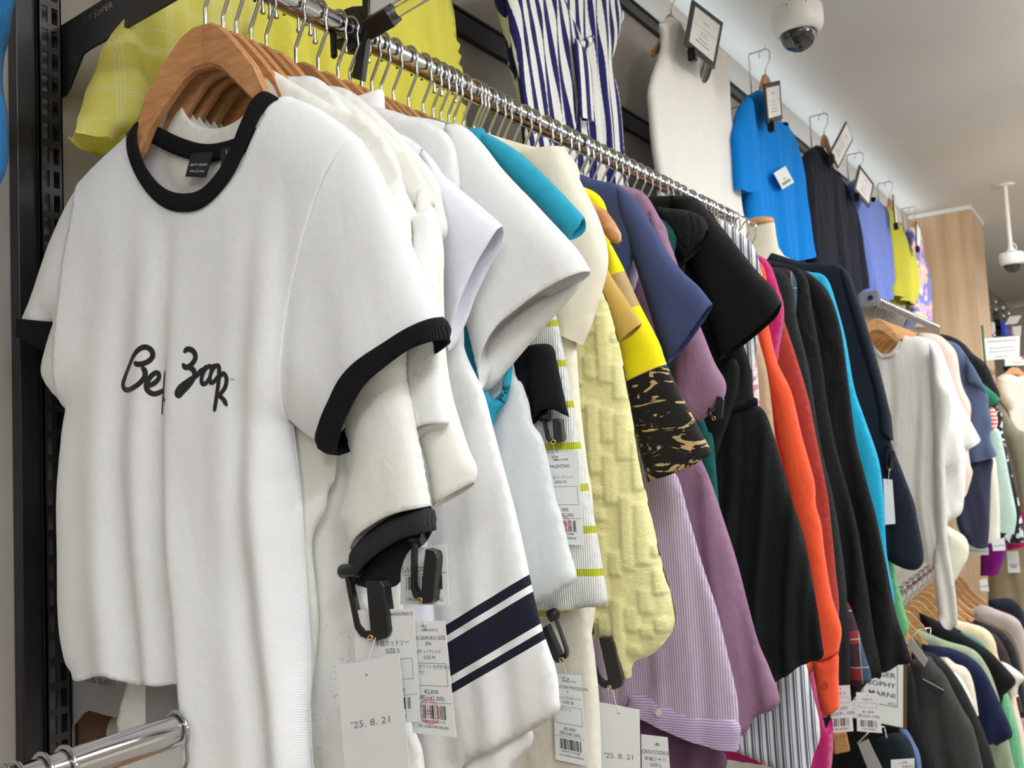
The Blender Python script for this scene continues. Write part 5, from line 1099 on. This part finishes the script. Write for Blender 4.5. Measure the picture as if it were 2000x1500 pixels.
# ------------------------------------------------------------------ lower rail beyond the front row
LZ = at_x((1785, 1135), RAILX).z
rail('clothes_rail', RAILX, LZ, 3.0, 6.2, 'lower chrome rail at bottom right under the second rail')
for i, y in enumerate(np.arange(3.62, 5.6, 0.125)):
    hanger(float(y), 'pale wooden hanger packed on the lower right rail', 'hangers on the lower right rail', th=14 + (i * 5) % 9, z=LZ, mat='wood2')
pcs = [
 ('black_jeans', 'faded black jeans clipped on a hanger at bottom right', 'jeans', 3.55, [(1776, 1290, 'c'), (1812, 1280), (1830, 1300), (1846, 1318), (1860, 1345), (1880, 1384), (1902, 1424), (1925, 1520, 'o'), (1740, 1520, 'c'), (1770, 1420), (1778, 1340)], (62, 60, 58), {}),
 ('white_camisole', 'white camisole strap showing behind the black jeans', 'top', 3.85, [(1838, 1300, 'c'), (1852, 1308), (1874, 1320), (1892, 1350), (1902, 1378, 'o'), (1860, 1390, 'c')], (226, 220, 210), {}),
 ('cream_cardigan', 'cream cardigan edge beside the navy sweater at bottom right', 'cardigan', 3.95, [(1834, 1284, 'c'), (1850, 1284), (1866, 1296), (1886, 1304), (1900, 1330), (1912, 1398, 'o'), (1860, 1400, 'c')], (218, 208, 188), {}),
 ('navy_jumper', 'deep navy jumper on the lower right rail', 'sweater', 4.10, [(1800, 1258, 'c'), (1836, 1262), (1870, 1270), (1904, 1290), (1926, 1316), (1952, 1370), (1978, 1432), (1966, 1446), (1946, 1458, 'o'), (1930, 1450), (1910, 1520), (1860, 1520, 'c'), (1810, 1400)], (24, 30, 62), {}),
 ('sage_cardigan', 'sage green cardigan shoulder on the lower right rail', 'cardigan', 4.22, [(1770, 1224, 'c'), (1800, 1232), (1850, 1252), (1900, 1268), (1926, 1298), (1944, 1340), (1960, 1400), (1986, 1520, 'o'), (1900, 1520, 'c'), (1800, 1360)], (146, 158, 130), {}),
 ('black_polo', 'black polo with pale sleeve edge on the lower right rail', 'top', 4.34, [(1795, 1196, 'c'), (1830, 1212), (1870, 1232), (1930, 1270), (1960, 1300), (1984, 1328), (1978, 1342), (1960, 1358, 'o'), (1940, 1400), (1900, 1480, 'c'), (1820, 1330)], (16, 16, 17), {}),
 ('teal_blouse', 'teal green sleeve peeking between black and cream on the lower rail', 'top', 4.46, [(1860, 1222, 'c'), (1884, 1236), (1910, 1250), (1930, 1270), (1950, 1320, 'o'), (1900, 1330, 'c')], (60, 116, 104), {}),
 ('beige_knit', 'beige knit with bulging shoulder on the lower right rail', 'knitwear', 4.58, [(1850, 1204, 'c'), (1880, 1214), (1912, 1222), (1932, 1234), (1944, 1254), (1950, 1284), (1970, 1330), (1990, 1360, 'o'), (1900, 1360, 'c'), (1860, 1260)], (222, 206, 172), {}),
 ('green_rib_skirt', 'mint green pleated skirt at the bottom right corner', 'skirt', 4.40, [(1940, 1350, 'c'), (1966, 1352), (1976, 1380), (1990, 1430), (2004, 1520, 'o'), (1960, 1520, 'c')], (110, 178, 132), dict(rib=0.02)),
 ('blush_dress', 'pale pink dress strip at the right edge', 'dress', 4.52, [(1950, 1330, 'c'), (1976, 1340), (1990, 1390), (2004, 1450), (2020, 1520, 'o'), (1980, 1520, 'c')], (232, 204, 190), {}),
 ('white_lace_blouse', 'white lace sleeve beside the black polo', 'top', 4.48, [(1950, 1290, 'c'), (1970, 1298), (2000, 1322), (1990, 1340), (1986, 1362, 'o'), (1966, 1352, 'c')], (228, 222, 210), {}),
 ('brown_knit', 'dark brown knit on the lower right rail', 'knitwear', 4.75, [(1900, 1222, 'c'), (1940, 1236), (1960, 1260), (1976, 1300), (2000, 1390, 'o'), (1940, 1390, 'c')], (58, 42, 40), {}),
 ('charcoal_coat', 'charcoal coat shoulder on the lower right rail', 'coat', 4.88, [(1900, 1210, 'c'), (1935, 1222), (1964, 1240), (1986, 1280), (2010, 1400, 'o'), (1960, 1400, 'c')], (30, 30, 34), {}),
 ('olive_knit', 'brown-olive knit shoulder on the lower right rail', 'knitwear', 5.02, [(1880, 1190, 'c'), (1910, 1206), (1950, 1224), (1975, 1240), (1996, 1300), (2010, 1400, 'o'), (1940, 1380, 'c')], (92, 76, 52), {}),
 ('taupe_sweater', 'taupe grey sweater with pale rounded shoulder at right edge', 'sweater', 5.15, [(1895, 1190, 'c'), (1920, 1182), (1950, 1192), (1980, 1204), (1996, 1222), (2004, 1260), (2010, 1400, 'o'), (1940, 1360, 'c')], (176, 162, 154), {}),
 ('navy_jacket', 'dark navy jacket behind the taupe sweater at the right edge', 'jacket', 5.35, [(1930, 1172, 'c'), (1965, 1168), (1985, 1176), (2004, 1210), (2020, 1300, 'o'), (1940, 1300, 'c')], (28, 32, 42), {}),
 ('dark_trousers', 'dark navy trousers hanging at the bottom centre right', 'trousers', 3.30, [(1712, 1444, 'c'), (1740, 1432), (1768, 1436), (1786, 1470), (1796, 1540, 'o'), (1700, 1540, 'c')], (22, 30, 38), {}),
 ('blue_jeans', 'blue denim jeans edge beside the dark navy trousers', 'jeans', 3.38, [(1755, 1424, 'c'), (1770, 1424), (1786, 1450), (1798, 1480), (1802, 1540, 'o'), (1760, 1540, 'c')], (86, 108, 150), {}),
 ('black_shade_fill', 'black skirt hanging behind the price tags at the bottom', 'skirt', 3.44, [(1600, 1300, 'c'), (1700, 1290), (1776, 1300), (1800, 1420), (1850, 1560, 'o'), (1600, 1560, 'c')], (18, 18, 19), {}),  # black cloth added to stand in for shadow between the garments
 ('grey_shade_fill', 'dark grey trousers behind the faded black jeans', 'trousers', 3.80, [(1780, 1270, 'c'), (1830, 1280), (1880, 1340), (1930, 1450), (1960, 1560, 'o'), (1780, 1560, 'c')], (34, 33, 34), {}),  # added dark backing, its colour stands for the shade behind the jeans
]
for nm, lb, ct, Y, pts, rgb, kw in pcs: piece(nm, lb, ct, Y, pts, fab('lower_' + nm, rgb, wr=0.5, wscale=9, weave=0.4, **kw), T=0.03, h=0.018)
# jeans details and clip hanger
def clip_hanger(label, Y, q, th=12.0, wire=True):
    fr = Frame(Y, th); o = fr.empty('clip_hanger'); tag(o, label, 'hanger')
    P = [fr.loc(p) for p in q]; V = [(s, -0.05, z) for s, z in P] + [(s, -0.035, z) for s, z in P]
    MB().hexa(V).build('clip', M['steel'] if wire else M['plastic'], o, 0.002)
    a = Vector((P[0][0], -0.045, P[0][1])); b = Vector((P[1][0], -0.045, P[1][1]))
    if wire: MB().tube([a, a + Vector((0.05, 0.02, 0.05)), a + Vector((0.09, 0.03, 0.055)), b + Vector((0.06, 0.02, 0.0))], 0.003, 8).build('wire', M['chrome'], o)
clip_hanger('steel trouser clip gripping the faded black jeans', 3.52, [(1768, 1252), (1781, 1242), (1812, 1282), (1804, 1297)])
clip_hanger('black trouser clip across the faded black jeans waist', 3.51, [(1794, 1328), (1800, 1318), (1844, 1342), (1838, 1356)], wire=False)
clip_hanger('dark glossy trouser clip at the bottom centre right', 3.26, [(1676, 1444), (1696, 1434), (1728, 1500), (1700, 1505)])
# small wooden block hanger end and white ties
fr = Frame(3.2); P = [fr.loc(p) for p in [(1628, 1436), (1652, 1432), (1660, 1468), (1630, 1474)]]
MB().hexa([(s, 0.0, z) for s, z in P] + [(s, 0.03, z) for s, z in P]).build('hanger_block', M['wood'], None, 0.004).matrix_world = Matrix.Translation((fr.ox, fr.oy, 0)) @ Matrix.Rotation(fr.th, 4, 'Z')
tag(bpy.data.objects['hanger_block'], 'brown wooden block of a hanger at the bottom beside magenta knit', 'hanger')
# brand board
cd = card_at([(1660, 1282), (1772, 1298), (1771, 1424), (1664, 1402)], 3.15, thick=0.012)
o = cd.body('brand_board', M['cardboard'], None); tag(o, 'clear-cased white board listing brand names, behind the price tags', 'sign')
ci = Card([cd.at(0, 0.0), cd.at(0.93, 0.0), cd.at(0.93, 0.98), cd.at(0, 0.98)], 0.002); ci.n = cd.n; pi_ = ci.body('paper_insert', M['paper'], o)
mb = MB(); ci.rect(mb, 0.03, 0.05, 0.90, 0.70, 0.002)
for t, v in (('TOMMY HILFIGER', 0.24), ('PHILOSOPHY', 0.40), ('MIYAKE, MARNI', 0.56)): ci.text(mb, t, 0.86, v, 0.075, 'RIGHT', 1.25, True)
ci.text(mb, 'etc', 0.88, 0.68, 0.06, 'RIGHT', 1.25); mb.build('sign_lettering', M['ink'], pi_)
# white framed shelf sign and hang tags in the gap
for nm, q, Y, th in (('white card with dark rule under the blue-grey skirt', [(1885, 1062), (1931, 1070), (1931, 1084), (1886, 1084)], 4.9, 12), ('small white tag on the mint shirt', [(1937, 1056), (1962, 1050), (1964, 1075), (1939, 1076)], 4.8, 12),
                     ('white swing tag with barcode on khaki trousers at right edge', [(1966, 1077), (1989, 1076), (1993, 1118), (1969, 1119)], 5.6, 12), ('small white tag above the wide wooden hanger', [(1913, 1133), (1928, 1130), (1932, 1155), (1915, 1154)], 5.0, 12)):
    paper_tag('swing_tag', nm, q, Y, [('b', 0.25, 0.65, 0.75, 0.78, 5), ('r', 0.05, 0.6, 0.95, 0.62, 0)] if 'barcode' in nm else [('r', 0.04, 0.55, 0.95, 0.60, 0)], hole=None)
fr, x0 = Frame(5.05, 78), None
wide = hanger(5.05, 'wide pale wooden hanger turned outwards at the right edge', th=-35, z=at_x((1865, 1120), RAILX).z + 0.12, mat='wood2')
piece('khaki_trousers', 'khaki trousers with a white swing tag at the right edge', 'trousers', 5.75, [(1930, 1040, 'c'), (2040, 1030), (2060, 1200, 'o'), (1930, 1200, 'c')], fab('khaki', (142, 126, 98)), T=0.03)
piece('purple_blouse', 'deep purple top under the mint shirt', 'top', 5.30, [(1915, 1050, 'c'), (1962, 1058), (1964, 1080), (1950, 1122, 'o'), (1915, 1125, 'c')], fab('deep_purple', (112, 8, 108)), T=0.02)
piece('pink_bag', 'magenta fabric bag at the right edge above khaki trousers', 'bag', 5.45, [(1962, 1040, 'c'), (1980, 1036), (1994, 1000), (2020, 990), (2030, 1060, 'o'), (1966, 1074, 'c')], fab('hot_pink', (186, 30, 96)), T=0.03)

# ------------------------------------------------------------------ farther racks beyond the pillar
FY = 7.6; FXc = at_y((1985, 760), FY).x
piece('white_blouse', 'white blouse on a pale hanger at the far right edge', 'blouse', FY, [(1946, 738, 'c'), (1965, 728), (1985, 735), (2010, 745), (2030, 870, 'o'), (1985, 850), (1968, 800, 'c'), (1952, 775)], fab('far_white', (238, 234, 224)), ox=FXc, T=0.05, h=0.03)
piece('olive_jacket', 'olive grey long jacket at the right edge below the white blouse', 'jacket', FY - 0.2, [(1946, 782, 'c'), (1962, 800), (1985, 835), (2010, 868), (2030, 1060, 'o'), (1996, 1040, 'c'), (1984, 930), (1968, 870), (1955, 840)], fab('olive_grey', (128, 122, 102)), ox=FXc, T=0.05, h=0.03)
hanger(FY, 'pale wooden hanger holding the far white blouse', x=at_y((1965, 722), FY).x + 0.05, z=at_y((1965, 722), FY).z + 0.10, mat='wood2')
rail('clothes_rail', at_y((1965, 722), FY).x + 0.05, at_y((1965, 722), FY).z + 0.10, FY - 0.1, FY + 1.5, 'short far rail above the white blouse at the right edge')
def board(name, label, q, Y, lines, mat='paper', red=None, ox=-0.5):
    c = [at_y(p, Y) for p in q]; cd = Card(c, 0.01); o = cd.body(name, M[mat], None); tag(o, label, 'sign')
    mb = MB()
    for v, sz, wd in lines:      # rows of print too small to read
        for i in range(22): cd.rect(mb, 0.5 - wd / 2 + wd * i / 22, v - sz * (0.7 + 0.3 * ((i * 7) % 3) / 2), 0.5 - wd / 2 + wd * (i + 0.6) / 22, v)
    if lines: mb.build('sign_lettering', M['inkgrey'], o)
    if red:
        rb = MB(); cd.rect(rb, *red); rb.build('red_stripe', M['inkred'], o)
    return o
board('hanging_sign', 'white sign board with small grey print beside the pillar', [(1921, 661), (1992, 656), (1991, 699), (1924, 704)], 6.4, [(0.2, 0.07, 0.8), (0.5, 0.05, 0.7), (0.66, 0.05, 0.75), (0.9, 0.05, 0.4)])
board('hanging_sign', 'second white sign board with a red stripe at the right edge', [(1962, 700), (2030, 694), (2030, 712), (1963, 715)], 6.9, [(0.7, 0.1, 0.6)], red=(0.5, 0.0, 1.0, 0.3))
p = at_y((1920, 650), 6.4); q = at_y((1924, 712), 6.4)
o = MB().box((-0.008, -0.01, -p.z), (0.004, 0.01, 0.05)).build('sign_post', plain('green_post', srgb(52, 96, 76), 0.4), None); o.location = p; tag(o, 'thin green post edge beside the white sign board', 'post')
for nm, lb, pts, rgb, Y in (('tiny_black_blouse', 'tiny black top hanging far beyond the pillar', [(1941, 622), (1953, 624), (1956, 656), (1945, 657)], (16, 16, 20), 9.0), ('tiny_blue_blouse', 'tiny blue top hanging far beyond the pillar', [(1952, 626), (1962, 628), (1974, 656), (1952, 657)], (64, 84, 190), 9.2),
                            ('tiny_white_blouse', 'tiny white top hanging far beyond the pillar', [(1936, 628), (1943, 630), (1945, 656), (1938, 657)], (226, 222, 226), 8.9), ('tiny_pink_blouse', 'tiny pink top hanging far beyond the pillar', [(1968, 634), (1984, 638), (1990, 655), (1974, 656)], (206, 158, 170), 9.4),
                            ('tiny_olive_blouse', 'tiny olive top hanging far beyond the pillar', [(1939, 606), (1948, 606), (1953, 626), (1941, 630)], (74, 76, 56), 9.1), ('tiny_dark_bag', 'black bag with blue patch beneath the far signs', [(1958, 716), (1984, 714), (1990, 732), (1960, 724)], (24, 24, 34), 8.4)):
    c = at_y(pts[0], Y); piece(nm, lb, 'bag' if 'bag' in nm else 'top', Y, [(*p, 'c') for p in pts], fab(nm, rgb), ox=c.x, T=0.05, h=0.04)
for q, lb in (([(1972, 618), (1995, 616), (1986, 632), (1963, 634)], 'tilted framed sign far beyond the pillar'), ([(1978, 638), (1995, 636), (1994, 656), (1980, 655)], 'small upright framed sign far beyond the pillar')):
    o = board('framed_sign', lb, q, 9.0, [])
for i, (px, py) in enumerate([(1944, 585), (1944, 600), (1958, 597), (1959, 612), (1969, 607), (1969, 620), (1935, 597)]):
    c = at_y((px, py), 9.1); m = MB().tube([(0, 0, -0.03), (0, 0, 0.0), (0.0, -0.05, 0.01)], 0.012, 8).build('display_hook', M['chrome'], None); m.location = c; tag(m, 'tiny chrome hook glinting far beyond the pillar', 'hook', 'far hooks beyond the pillar')
# cream garment glimpsed between lower bracket and lower left rail
piece('cream_skirt', 'cream garment glimpsed under the grey bracket at bottom left', 'skirt', 0.80, [(203, 1390, 'c'), (300, 1410), (420, 1440), (430, 1640, 'o'), (200, 1640, 'c')], fab('cream_low', (222, 214, 196), wr=0.6), T=0.02, h=0.012)

# rail that the tiny far garments hang from
c0 = at_y((1930, 604), 9.1); c1 = at_y((2010, 604), 9.1)
o = MB().tube([(WX, 9.12, c0.z), (c1.x, 9.12, c0.z)], 0.015, 12).build('clothes_rail', M['chrome'], None); tag(o, 'thin far rail behind the pillar carrying tiny tops', 'rail')

# bare hanger arm poking out beside the navy tee
fr = Frame(1.20, 12); t0 = fr.loc((1178, 424)); t1 = fr.loc((1206, 466))
o = fr.empty('wooden_hanger'); tag(o, 'bare rounded wooden hanger arm beside the slate navy tee', 'hanger')
MB().tube([(0, 0, RAILZ - 0.11), (t0[0] * 0.4, -0.004, (RAILZ - 0.11) * 0.6 + t0[1] * 0.4), (t0[0], -0.008, t0[1]), ((t0[0] + t1[0]) / 2, -0.010, (t0[1] + t1[1]) / 2), (t1[0], -0.012, t1[1]), (t1[0] + 0.006, -0.012, t1[1] - 0.010)], [0.011, 0.011, 0.012, 0.0125, 0.011, 0.004], 14).build('hanger_body', M['wood'], o)
h = link('hook', HOOK_MESH, None, o); h.location = (0, 0, RAILZ); h.rotation_euler = (0, 0, -math.radians(12))
